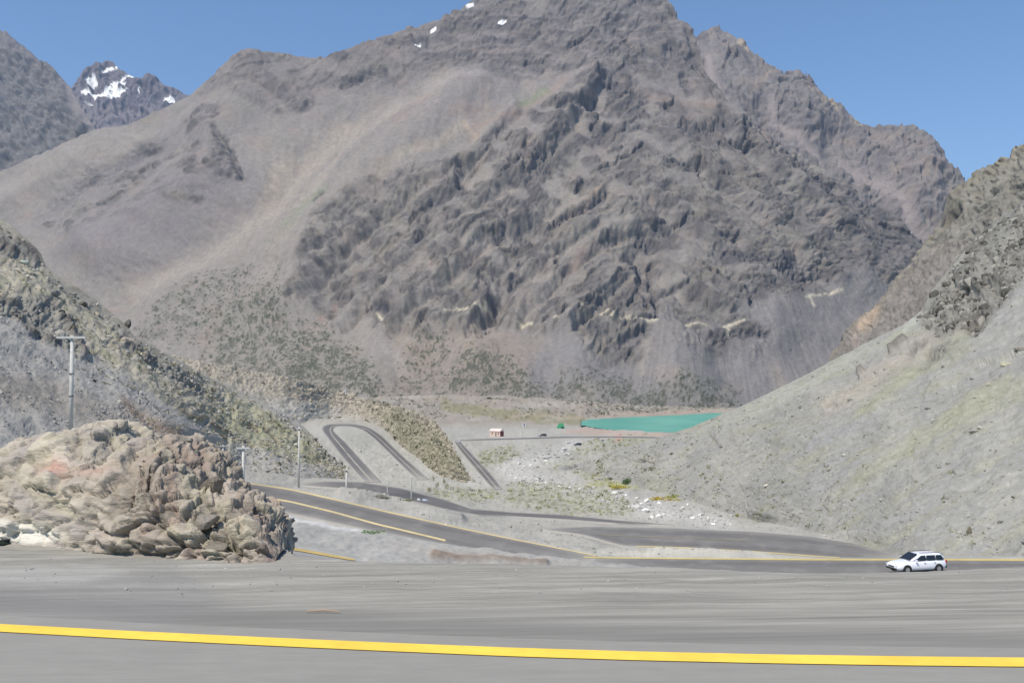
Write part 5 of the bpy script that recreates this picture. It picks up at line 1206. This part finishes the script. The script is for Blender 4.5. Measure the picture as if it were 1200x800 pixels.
def pole(base, h, r, label, group='utility poles along the valley road', arm=1.6, tilt=0.0, bands=0, arm_yaw=0.0, box_=False):
    root = empty('utility_pole', base); root.rotation_euler = (0, tilt, arm_yaw); tag(root, label, 'utility pole', group)
    bm = bmesh.new(); cyl(bm, (0, 0, -1), (0, 0, h), r * 1.15, r * .8, 14)
    bm_obj('shaft', bm, M_POLE, root, True)
    if arm:
        bm = bmesh.new(); box(bm, (0, -r * 1.2, h - .25), (arm * 2, .14, .12 + .08 * arm)); bm_obj('crossarm', bm, M_POLE, root)
        for sx in (-.92, -.5, .5, .92):
            bm = bmesh.new(); cyl(bm, (sx * arm, -r * 1.2, h - .18), (sx * arm, -r * 1.2, h + .02), .035, .03, 8); cyl(bm, (sx * arm, -r * 1.2, h), (sx * arm, -r * 1.2, h + .12), .07, .05, 8)
            bm_obj('insulator', bm, M_INS, root)
    for k in range(bands):
        bm = bmesh.new(); zz = h * (.62 - .22 * k); cyl(bm, (0, 0, zz), (0, 0, zz + .1), r * 1.25, r * 1.25, 12); bm_obj('band', bm, M_DARK, root)
    if box_:
        bm = bmesh.new(); box(bm, (-.35, 0, h - 1.4), (.45, .4, .9)); bmesh.ops.bevel(bm, geom=bm.edges[:], offset=.03); bm_obj('transformer_box', bm, M_REDP, root)
    return root
b0 = LEFT.at(83, 512)[0][0]
Yp = b0[1]
def top_h(px, py_top, base):
    return float(P(px, py_top, base[1])[2] - base[2])
pole(b0, top_h(83, 393, b0), .25, 'tall thick concrete pole with crossarm behind the foreground rocks', arm=1.75, bands=2, tilt=-.004)
b1 = LEFT.at(261, 556)[0][0]
pole(b1, top_h(261, 521, b1), .17, 'short pole with a red box, leftmost of the two near the left road', arm=.8, box_=True)
b2 = on_floor(284.5, 589) 
pole(b2, top_h(285, 522, b2), .17, 'pole standing at the near edge of the lined road right of the red box pole', arm=.75)
b3 = on_floor(350, 571)
pole(b3, top_h(350, 500, b3), .16, 'slim pole at the foot of the grassy left slope by the road', arm=0.5)
b4 = on_floor(406, 577)
pole(b4, top_h(406, 548, b4), .16, 'short pole with dark base between the two left roads', arm=.5)
def post(px, py0, py1, label, name='marker_post', cat='post', wid=.09, ytop=None, fn=None):
    b = (fn or on_floor)(px, py1); h = top_h(px, py0, b)
    root = empty(name, b); tag(root, label, cat)
    bm = bmesh.new(); cyl(bm, (0, 0, -.4), (0, 0, h), wid, wid * .9, 8); bm_obj('shaft', bm, M_POLE, root)
    bm = bmesh.new(); cyl(bm, (0, 0, h - .02), (0, 0, h + .12), wid * 1.3, wid * 1.1, 8); bm_obj('cap', bm, M_WHITE, root)
    return root
post(454, 567, 579, 'short white post on the bank below the hairpin legs')
post(482, 559, 585, 'taller white post on the bank right of the short one', wid=.1)
post(530, 570, 583, 'thin pale post among dry grass below the moraine', wid=.12)
post(612, 504, 512, 'small post beside the far road near the pink hut', wid=.3)
post(629, 507, 512, 'pale post left of the dark parked vehicle on the flats', wid=.35)
# white and blue bags by the posts
for i, (x, y, lab, mt) in enumerate(((491, 586.5, 'white rubbish bag on the road bank beside the tall post', M_WHITE), (498, 587.5, 'pale blue rubbish bag on the road bank right of the white one', None))):
    b = on_floor(x, y); me = rock_mesh(300 + i, 2, .3, (1, .8, .7), (.75, .76, .8) if mt else (.50, .56, .68))
    o = link('rubbish_bag', me, M_STONE); o.location = b + np.array([0, 0, .15]); o.scale = (.55, .5, .5); tag(o, lab, 'bag')

# ------------------------------------------------------------------ things far down on the flats
M_HUT = plain('hut_wall', (.66, .50, .42), .8, var=.05, scale=1); M_HROOF = plain('hut_roof', (.74, .60, .53), .7, var=.05, scale=1); M_HEND = plain('hut_end', (.20, .06, .05), .8)
b = on_floor(582, 511); sc = b[1] / 1152
root = empty('hut', b, -.75); tag(root, 'low pale pink hut with a dark red end wall beside the far road', 'hut')
Lh, Wh, Hh = 17 * sc, 6 * sc, 6.2 * sc
bm = bmesh.new(); box(bm, (0, 0, Hh / 2 - .3), (Lh, Wh, Hh + .6)); bm_obj('wall', bm, M_HUT, root)
bm = bmesh.new()
rv = [(-Lh * .53, -Wh * .62, Hh * .98), (Lh * .53, -Wh * .62, Hh * .98), (Lh * .53, 0, Hh * 1.45), (-Lh * .53, 0, Hh * 1.45), (-Lh * .53, Wh * .62, Hh * .98), (Lh * .53, Wh * .62, Hh * .98)]
vv = [bm.verts.new(v) for v in rv]
for f_ in ((0, 1, 2, 3), (3, 2, 5, 4), (0, 3, 4), (1, 5, 2), (0, 4, 5, 1)): bm.faces.new([vv[i] for i in f_])
bm_obj('roof', bm, M_HROOF, root)
bm = bmesh.new(); box(bm, (Lh * .505, 0, Hh * .55), (Lh * .02, Wh * .96, Hh * 1.1)); bm_obj('end_wall', bm, M_HEND, root)
bm = bmesh.new(); box(bm, (Lh * .1, -Wh * .505, Hh * .35), (Lh * .09, Wh * .03, Hh * .7)); bm_obj('door', bm, M_DARK, root)
for sx in (-.25, .32):
    bm = bmesh.new(); box(bm, (Lh * sx, -Wh * .505, Hh * .55), (Lh * .09, Wh * .03, Hh * .3)); bm_obj('window', bm, M_DARK, root)
M_GREENT = plain('green_canvas', (.06, .28, .14), .8, var=.1)
b = on_floor(657, 502); sc = b[1] / 1152
root = empty('tent', b, .3); tag(root, 'small bright green tent near the tip of the lake', 'tent')
w_, h_ = 4.2 * sc, 6.5 * sc
bm = bmesh.new(); vv = [bm.verts.new(v) for v in ((-w_, -w_, -.5), (w_, -w_, -.5), (w_ * .75, 0, h_), (-w_ * .6, 0, h_ * .95), (-w_, w_, -.5), (w_, w_, -.5))]
for f_ in ((0, 1, 2, 3), (3, 2, 5, 4), (0, 3, 4), (1, 5, 2), (0, 4, 5, 1)): bm.faces.new([vv[i] for i in f_])
bm_obj('canopy', bm, M_GREENT, root)
bm = bmesh.new(); box(bm, (w_ * .2, -w_ * .86, h_ * .18), (w_ * .5, w_ * .3, h_ * .42)); bm_obj('flap', bm, M_DARK, root)
M_BOXW = plain('white_wall', (.72, .72, .68), .7)
def small_house(px, py, wpx, hpx, name, label, cat, rz=0.2, wm=None):
    fn = on_floor
    b = fn(px, py) if py > 470 else MOR.at(px, py)[0][0]; s_ = b[1] / 1152
    root = empty(name, b, rz); tag(root, label, cat)
    bm = bmesh.new(); box(bm, (0, 0, hpx * s_ * .4), (wpx * s_, wpx * s_ * .7, hpx * s_ * .9)); bm_obj('wall', bm, wm or M_BOXW, root)
    bm = bmesh.new(); box(bm, (0, 0, hpx * s_ * .9), (wpx * s_ * 1.15, wpx * s_ * .85, hpx * s_ * .14)); bm_obj('roof', bm, M_HROOF, root)
    bm = bmesh.new(); box(bm, (0, -wpx * s_ * .355, hpx * s_ * .3), (wpx * s_ * .25, .05 * s_, hpx * s_ * .55)); bm_obj('door', bm, M_DARK, root)
small_house(404, 461, 2.6, 5.5, 'shrine', 'tiny white shrine on the crest of the moraine', 'shrine')
small_house(614, 499, 4.5, 4, 'shed', 'small white shed on the flats beyond the pink hut', 'shed')
small_house(706, 517, 6, 3, 'shed', 'low pale shed beside the pink earth patch near the lake', 'shed')

# ------------------------------------------------------------------ vehicles
M_CARW = plain('white_car_paint', (.88, .88, .89), .25, var=.01, spec=.5, coat=.6)
M_CARD = plain('dark_car_paint', (.05, .055, .06), .3, var=.02, spec=.5, coat=.5)
M_GLASS = plain('tinted_glass', (.015, .018, .022), .08, var=.0, spec=.6)
M_TYRE = plain('tyre_rubber', (.02, .02, .02), .85); M_RIM = plain('alloy_rim', (.5, .5, .52), .35, .8); M_TRIM = plain('black_trim', (.03, .03, .03), .6)
M_LAMP = plain('headlight_lens', (.8, .82, .85), .1, spec=.7); M_TAIL = plain('taillight_lens', (.45, .02, .02), .2, spec=.6); M_PLATE = plain('number_plate', (.7, .7, .7), .5)
def loft(name, secs, mat, parent, sub=2):
    """secs: list of (x, half widths list, heights list): a ring of points across the car at each x"""
    bm = bmesh.new(); rings = []
    for x, prof in secs:
        ring = [bm.verts.new((x, y, z)) for y, z in prof] + [bm.verts.new((x, -y, z)) for y, z in reversed(prof)]
        rings.append(ring)
    n = len(rings[0])
    for a, b in zip(rings[:-1], rings[1:]):
        for i in range(n):
            bm.faces.new((a[i], a[(i + 1) % n], b[(i + 1) % n], b[i]))
    bm.faces.new(rings[0]); bm.faces.new(list(reversed(rings[-1])))
    o = bm_obj(name, bm, mat, parent, True)
    if sub:
        m = o.modifiers.new('smooth', 'SUBSURF'); m.levels = sub; m.render_levels = sub
    return o
def make_car(loc, rz, paint, label, scale=1.0, cat='car', group=None, detail=True):
    """estate car, nose towards -X"""
    root = empty('car', loc, rz); root.scale = (scale,) * 3; tag(root, label, cat, group)
    def pr(w, zb, zm, zt, ct=.9):
        return [(w * .80, zb), (w * .98, zb + .12), (w, zm), (w * .97, (zm + zt) / 2), (w * ct, zt), (w * ct * .55, zt + .03)]
    loft('body', [(-2.18, pr(.60, .34, .46, .58)), (-2.12, pr(.74, .26, .46, .66)), (-1.9, pr(.82, .22, .5, .76)), (-1.4, pr(.86, .2, .52, .84)), (-.85, pr(.87, .2, .54, .92)), (0, pr(.88, .2, .55, .94)),
                  (1.0, pr(.88, .2, .55, .95)), (1.7, pr(.86, .22, .56, .96)), (2.05, pr(.80, .28, .56, .95)), (2.14, pr(.70, .36, .56, .88))], paint, root)
    loft('cabin', [(-1.05, [(.74, .88), (.70, .92), (.62, .94)]), (-.55, [(.78, .88), (.70, 1.16), (.58, 1.22)]), (-.15, [(.79, .88), (.66, 1.38), (.5, 1.43)]), (.5, [(.79, .88), (.65, 1.43), (.5, 1.48)]),
                   (1.3, [(.79, .88), (.65, 1.43), (.5, 1.48)]), (1.85, [(.77, .88), (.64, 1.38), (.5, 1.44)]), (2.1, [(.72, .88), (.68, .98), (.6, 1.0)])], paint, root)
    def pane(name, pts, mat=M_GLASS, off=.012):
        bm = bmesh.new(); v = [Vector(p) for p in pts]; nrm = (v[1] - v[0]).cross(v[2] - v[0]).normalized()
        f1 = [bm.verts.new(p + nrm * off) for p in v]; f2 = [bm.verts.new(p - nrm * .02) for p in v]
        bm.faces.new(f1); bm.faces.new(list(reversed(f2)))
        for i in range(len(v)):
            j = (i + 1) % len(v); bm.faces.new((f1[i], f2[i], f2[j], f1[j]))
        return bm_obj(name, bm, mat, root)
    pane('windshield', [(-1.02, .60, .99), (-1.02, -.60, .99), (-.30, -.54, 1.42), (-.30, .54, 1.42)], off=.03)
    pane('rear_window', [(2.08, -.52, 1.03), (2.08, .52, 1.03), (1.93, .5, 1.34), (1.93, -.5, 1.34)])
    for s in (-1, 1):
        def side(x, z): return (x, s * (.775 - (z - .9) * .21 + .012), z)
        for a, b_, c_, d_ in ((-.62, .32, .28, -.08), (.38, 1.12, 1.10, .38), (1.2, 1.86, 1.66, 1.2)):
            pts = [side(a, .97), side(b_, .97), side(c_, 1.33), side(d_, 1.33)]
            pane('side_window', pts if s < 0 else pts[::-1])
        for xw in (-1.35, 1.35):
            w_ = empty('wheel', (xw, s * .78, .31)); w_.parent = root
            bm = bmesh.new(); cyl(bm, (0, -.1, 0), (0, .1, 0), .31, .31, 24); bmesh.ops.bevel(bm, geom=[e for e in bm.edges if len(e.link_faces) == 2 and abs(e.verts[0].co.y - e.verts[1].co.y) < 1e-4], offset=.03, segments=2); bm_obj('tyre', bm, M_TYRE, w_, True)
            bm = bmesh.new(); cyl(bm, (0, s * .04, 0), (0, s * .112, 0), .2, .18, 16); bm_obj('rim', bm, M_RIM, w_)
            bm = bmesh.new(); cyl(bm, (xw, s * .80, .33), (xw, s * .872, .33), .37, .37, 24); bm_obj('wheel_arch', bm, M_TRIM, root)
        bm = bmesh.new(); box(bm, (-2.08, s * .56, .60), (.16, .26, .12)); bmesh.ops.bevel(bm, geom=bm.edges[:], offset=.03, segments=2); bm_obj('headlight', bm, M_LAMP, root)
        bm = bmesh.new(); box(bm, (2.07, s * .70, .80), (.12, .12, .26)); bmesh.ops.bevel(bm, geom=bm.edges[:], offset=.02, segments=2); bm_obj('taillight', bm, M_TAIL, root)
        bm = bmesh.new(); box(bm, (-.62, s * .93, 1.0), (.12, .16, .11)); bmesh.ops.bevel(bm, geom=bm.edges[:], offset=.03, segments=2); bm_obj('mirror', bm, paint, root)
        for xh in (.15, 1.0):
            bm = bmesh.new(); box(bm, (xh, s * .885, .80), (.16, .03, .03)); bm_obj('door_handle', bm, M_TRIM, root)
        bm = bmesh.new(); box(bm, (.75, s * .52, 1.50), (1.7, .03, .03)); bm_obj('roof_rail', bm, M_TRIM, root)
    bm = bmesh.new(); box(bm, (-2.13, 0, .36), (.14, 1.3, .14)); bmesh.ops.bevel(bm, geom=bm.edges[:], offset=.03, segments=2); bm_obj('front_bumper', bm, M_TRIM, root)
    bm = bmesh.new(); box(bm, (2.12, 0, .42), (.16, 1.36, .18)); bmesh.ops.bevel(bm, geom=bm.edges[:], offset=.03, segments=2); bm_obj('rear_bumper', bm, M_TRIM, root)
    bm = bmesh.new(); box(bm, (-2.16, 0, .52), (.05, .7, .10)); bm_obj('grille', bm, M_TRIM, root)
    return root
cb = on_floor(1074, 671, .1)
make_car(cb, math.radians(13), M_CARW, 'white estate car driving left on the road behind the gravel edge', scale=.86)
cb = on_floor(537.5, 519.5, .5)
make_car(cb, math.radians(-70), M_CARW, 'tiny white vehicle at the top of the far straight road', scale=1.0)
cb = on_floor(636, 512, .5)
make_car(cb, math.radians(4), M_CARD, 'dark vehicle parked beside the far road on the flats', scale=1.3)
cb = on_floor(677, 523, .5)
make_car(cb, math.radians(10), M_CARD, 'dark vehicle standing alone on the gravel flats below the lake', scale=.95)

# ------------------------------------------------------------------ foreground outcrop
o_sil = curve([(-420, 618), (-300, 570), (-120, 555), (0, 548), (22, 536), (45, 522), (62, 514), (90, 508), (118, 503), (140, 501), (150, 508), (162, 520), (186, 522), (200, 514), (216, 516), (232, 530), (248, 548), (262, 562), (282, 576), (300, 590), (318, 603), (328, 620), (334, 648)])
o_base = curve([(-420, 640), (-200, 632), (0, 628), (60, 632), (140, 638), (200, 646), (300, 654), (334, 655)])
nc, nr = 520, 230
px_ = np.linspace(-415, 333, nc); th = np.linspace(0, math.pi, nr)[:, None]
Yb = 1.4 * 1152 / (o_base(px_) - HOR); 
tops = o_sil(px_); dep = .25 + .011 * np.clip(o_base(px_) - tops, 0, 120)
Yt = Yb + dep
Zt = (HOR - tops) / 1152 * Yt; Zb = np.full(nc, -1.4)
X0 = (px_ - 600) / 1152
q = np.abs(np.cos(th)) ** .8 * np.sign(np.cos(th)); hh = np.sin(th) ** .7
Yg = Yt - q * dep; Zg = Zb + (Zt - Zb) * hh - .15 * (1 - hh)
Xg = X0 * (Yt + (Yg - Yt) * .15)
B = np.stack(np.broadcast_arrays(Xg, Yg, Zg + CZ), -1)
du = np.gradient(B, axis=1); dv = np.gradient(B, axis=0); nn = np.cross(du, dv); nn /= np.linalg.norm(nn, axis=-1, keepdims=True) + 1e-9
cenr = np.stack(np.broadcast_arrays(X0 * Yt, Yt, CZ - 1.4 + 0 * X0), -1); flip = np.sign(((B - cenr) * nn).sum(-1, keepdims=True)); nn *= flip
x, y, z = B[..., 0], B[..., 1], B[..., 2]
u = x * 1.0 + y * .5; v = z + .15 * x - .55 * y
rgh = ss(-4.0, -2.95, x + .25 * fbm(x * 2, z * 3, 3, 1399))                                     # right part craggy, left smoother
wu = u + .12 * fbm(u * 3, v * 3, 3, 1401); wv = v + .12 * fbm(u * 3, v * 3, 3, 1402)
zz = z - CZ
q3 = .12 * fbm3(x * 3, y * 3, zz * 3, 3, 60)
e1, v1 = cells3(x * 2.6 + q3 * 2, y * 2.6 + q3, zz * 4.2 + .5 * x + q3 * 3, 5); e2, v2 = cells3(x * 6.2 + q3 * 4, y * 6.2, zz * 9.5 + 1.2 * x + q3 * 4, 6)
cd = 1 - e1
strat = fbm3(x * 1.5, y * 1.5, zz * 9 + 1.5 * x, 4, 70, .55)
D = (1 - rgh) * (.06 * fbm3(x * 1.6, y * 1.6, zz * 3, 4, 64, .5, True) + .05 * v1 + .03 * v2 + .035 * strat - .03 * ss(.12, 0, e1)) + rgh * (.07 * v1 + .045 * v2 - .07 * ss(.14, 0, e1) - .04 * ss(.14, 0, e2) + .08 * fbm3(x * 4, y * 4, zz * 6, 4, 67, .55, True) + .03 * strat)
for (ax, az, rr, dd) in ((-3.35, -.75, .10, .16), (-3.30, -.95, .12, .16), (-2.55, -1.08, .10, .14), (-3.62, -1.22, .12, .12), (-2.9, -1.05, .10, .10), (-2.75, -.9, .08, .08)):
    D -= dd * np.exp(-(((x - ax) / rr) ** 2 + ((z - CZ - az) / rr) ** 2))
D *= ss(0, .12, th) * ss(0, .12, math.pi - th) * np.clip((333 - px_) / 14, .2, 1)
V = B + nn * D[..., None]
c = np.empty(V.shape); c[:] = (.40, .365, .31)
c = mix(c, rgh * .85, (.32, .28, .24))
c *= (1 + .30 * strat + .2 * fbm3(x * 7, y * 7, zz * 20 + 3 * x, 3, 74) + .16 * rgh * v1 + .12 * v2)[..., None]
c = mix(c, .6 * (1 - rgh) * ss(0, .3, fbm(u * 1.6, v * 3, 3, 1412)), (.33, .305, .30)); c = mix(c, .5 * ss(.1, .35, fbm(u * 2.4, v * 6, 3, 1413)), (.46, .43, .33))
c = mix(c, .45 * rgh * ss(.1, .4, fbm(u * 3, v * 5, 3, 1414)), (.30, .205, .175))
c = mix(c, .55 * np.exp(-(((x + 4.2) / .16) ** 2 + ((z - CZ + .74) / .06) ** 2)) + .35 * np.exp(-(((x + 3.75) / .22) ** 2 + ((z - CZ + .80) / .04) ** 2)), (.50, .26, .23))
c = mix(c, .8 * ss(.3, .7, np.exp(-(((x + 4.5) / .65) ** 2 + ((z - CZ + 1.31) / .12) ** 2))), (.70, .68, .62))
c = mix(c, .45 * rgh * ss(.12, 0, e1), (.14, .12, .10))
root = empty('rock_outcrop', (float(B[..., 0].mean()), 8.9, ROAD_Z)); tag(root, 'craggy beige and brown rock outcrop on the gravel shoulder at the left', 'rock outcrop')
V0 = V - np.array(root.location)
mb = link('rock_mass', raw_mesh('rock_mass', V0.reshape(-1, 3), grid_faces(nr, nc)[:, ::-1], c.reshape(-1, 3)), M_ROCK, root)
rr = np.random.default_rng(5)
CH = [q for q in [(118, 506, 24, .34, (.42, .39, .33)), (142, 505, 14, .4, (.44, .42, .35)), (208, 518, 17, .6, (.38, .355, .29)), (234, 538, 13, .7, (.28, .26, .21)), (222, 560, 14, .7, (.30, .262, .225)), (250, 572, 18, .8, (.27, .235, .2)), (190, 575, 22, .7, (.36, .34, .28)),
      (200, 610, 24, .8, (.31, .28, .24)), (160, 605, 22, .8, (.30, .27, .23)), (240, 612, 22, .8, (.34, .31, .27)), (285, 622, 26, .8, (.30, .265, .23)), (312, 628, 24, .9, (.28, .25, .215)), (300, 644, 22, .5, (.30, .275, .24)), (255, 642, 22, .5, (.29, .26, .22)), (215, 640, 18, .6, (.32, .30, .24)),
      (120, 626, 18, .7, (.39, .37, .30)), (150, 545, 26, .6, (.40, .37, .30)), (100, 530, 30, .4, (.43, .40, .34)), (60, 528, 24, .35, (.42, .39, .34)), (272, 590, 18, .7, (.27, .23, .195)), (178, 632, 16, .6, (.38, .36, .27)), (20, 545, 26, .35, (.41, .38, .34)), (175, 590, 16, .8, (.2, .18, .16))] if (q[0] + q[1]) % 3 == 0]
for _ in range(6):
    x_ = rr.uniform(155, 325); lo_, hi_ = float(o_base(x_)), float(o_sil(x_)); y_ = hi_ + (lo_ - hi_) * rr.uniform(.06, .97)
    g_ = rr.uniform(.6, 1.3); CH.append((x_, y_, rr.uniform(6, 16), rr.uniform(.55, .95), tuple(np.array((.31, .27, .23)) * g_ * np.array([1, rr.uniform(.93, 1.03), rr.uniform(.88, 1.02)]))))
for i, (x_, y_, r_, sqz, cc) in enumerate(CH):
    base = float(1.4 * 1152 / (o_base(x_) - HOR)); fr = (o_base(x_) - y_) / max(o_base(x_) - o_sil(x_), 5)
    dep_ = .25 + .011 * min(o_base(x_) - o_sil(x_), 120)
    Yr = base + dep_ * (1 - math.sqrt(max(0, 1 - min(fr, 1) ** 2))) + r_ / 1152 * base * .25
    p = P(x_, y_, Yr); R_ = r_ / 1152 * Yr
    me = rock_mesh(500 + i, 4, .16, (1, .8, sqz), cc)
    o = link('boulder', me, M_ROCK, root); o.location = Vector(p) - root.location; o.scale = (R_,) * 3; o.rotation_euler = (rr.uniform(-.3, .3), rr.uniform(-.5, .2), rr.uniform(-.5, .5))
def shoulder_rock(px, py, r, seed, col, sq, label, cat='rock', name='rock'):
    p = SH.at(px, py)[0][0]; R_ = r / 1152 * p[1]
    o = link(name, rock_mesh(seed, 3, .3, sq, col), M_STONE); o.location = p + np.array([0, 0, R_ * sq[2] * .4]); o.scale = (R_,) * 3; o.rotation_euler = (0, 0, seed * .7)
    tag(o, label, cat)
shoulder_rock(50, 634, 17, 601, (.74, .72, .66), (1.3, .9, .7), 'white rock at the foot of the outcrop, right of the dark one')
shoulder_rock(18, 628, 14, 602, (.68, .66, .6), (1.2, .9, .7), 'cream rock at the foot of the outcrop beside the left edge')
shoulder_rock(4, 636, 12, 603, (.035, .05, .045), (1.4, .8, .5), 'dark green black rock cut by the left edge of the view')
# dry stick on the gravel
p = SH.at(380, 718)[0][0]
bm = bmesh.new(); cyl(bm, (-.11, 0, .012), (0, .006, .018), .004, .006, 6); cyl(bm, (0, .006, .018), (.10, -.008, .012), .006, .003, 6)
o = bm_obj('stick', bm, plain('dry_wood', (.42, .30, .2), .8)); o.location = p; tag(o, 'short dry orange stick lying on the gravel shoulder', 'stick')

# ------------------------------------------------------------------ air
bm = bmesh.new(); box(bm, (0, 5000, CZ + 640), (15000, 15000, 1400 + 2 * 56))
hz = bm_obj('haze', bm, None); hz['kind'] = 'stuff'; hz['label'] = 'thin blue air haze in the valley'
zmin = CZ - 80; zmax = max(float(MAIN.allp[..., 2].max()), 1300) + 400
hz.data.clear_geometry()
bm = bmesh.new(); box(bm, (0, 5000, (zmin + zmax) / 2), (19000, 17000, zmax - zmin)); bm.to_mesh(hz.data); bm.free()
m = bpy.data.materials.new('haze_air'); m.use_nodes = True; N = m.node_tree.nodes
N.remove(N['Principled BSDF']); pv = N.new('ShaderNodeVolumePrincipled'); pv.inputs['Density'].default_value = 4.4e-5; pv.inputs['Color'].default_value = (.52, .71, 1.0, 1); pv.inputs['Anisotropy'].default_value = .2
m.node_tree.links.new(pv.outputs[0], N['Material Output'].inputs['Volume']); hz.data.materials.append(m)
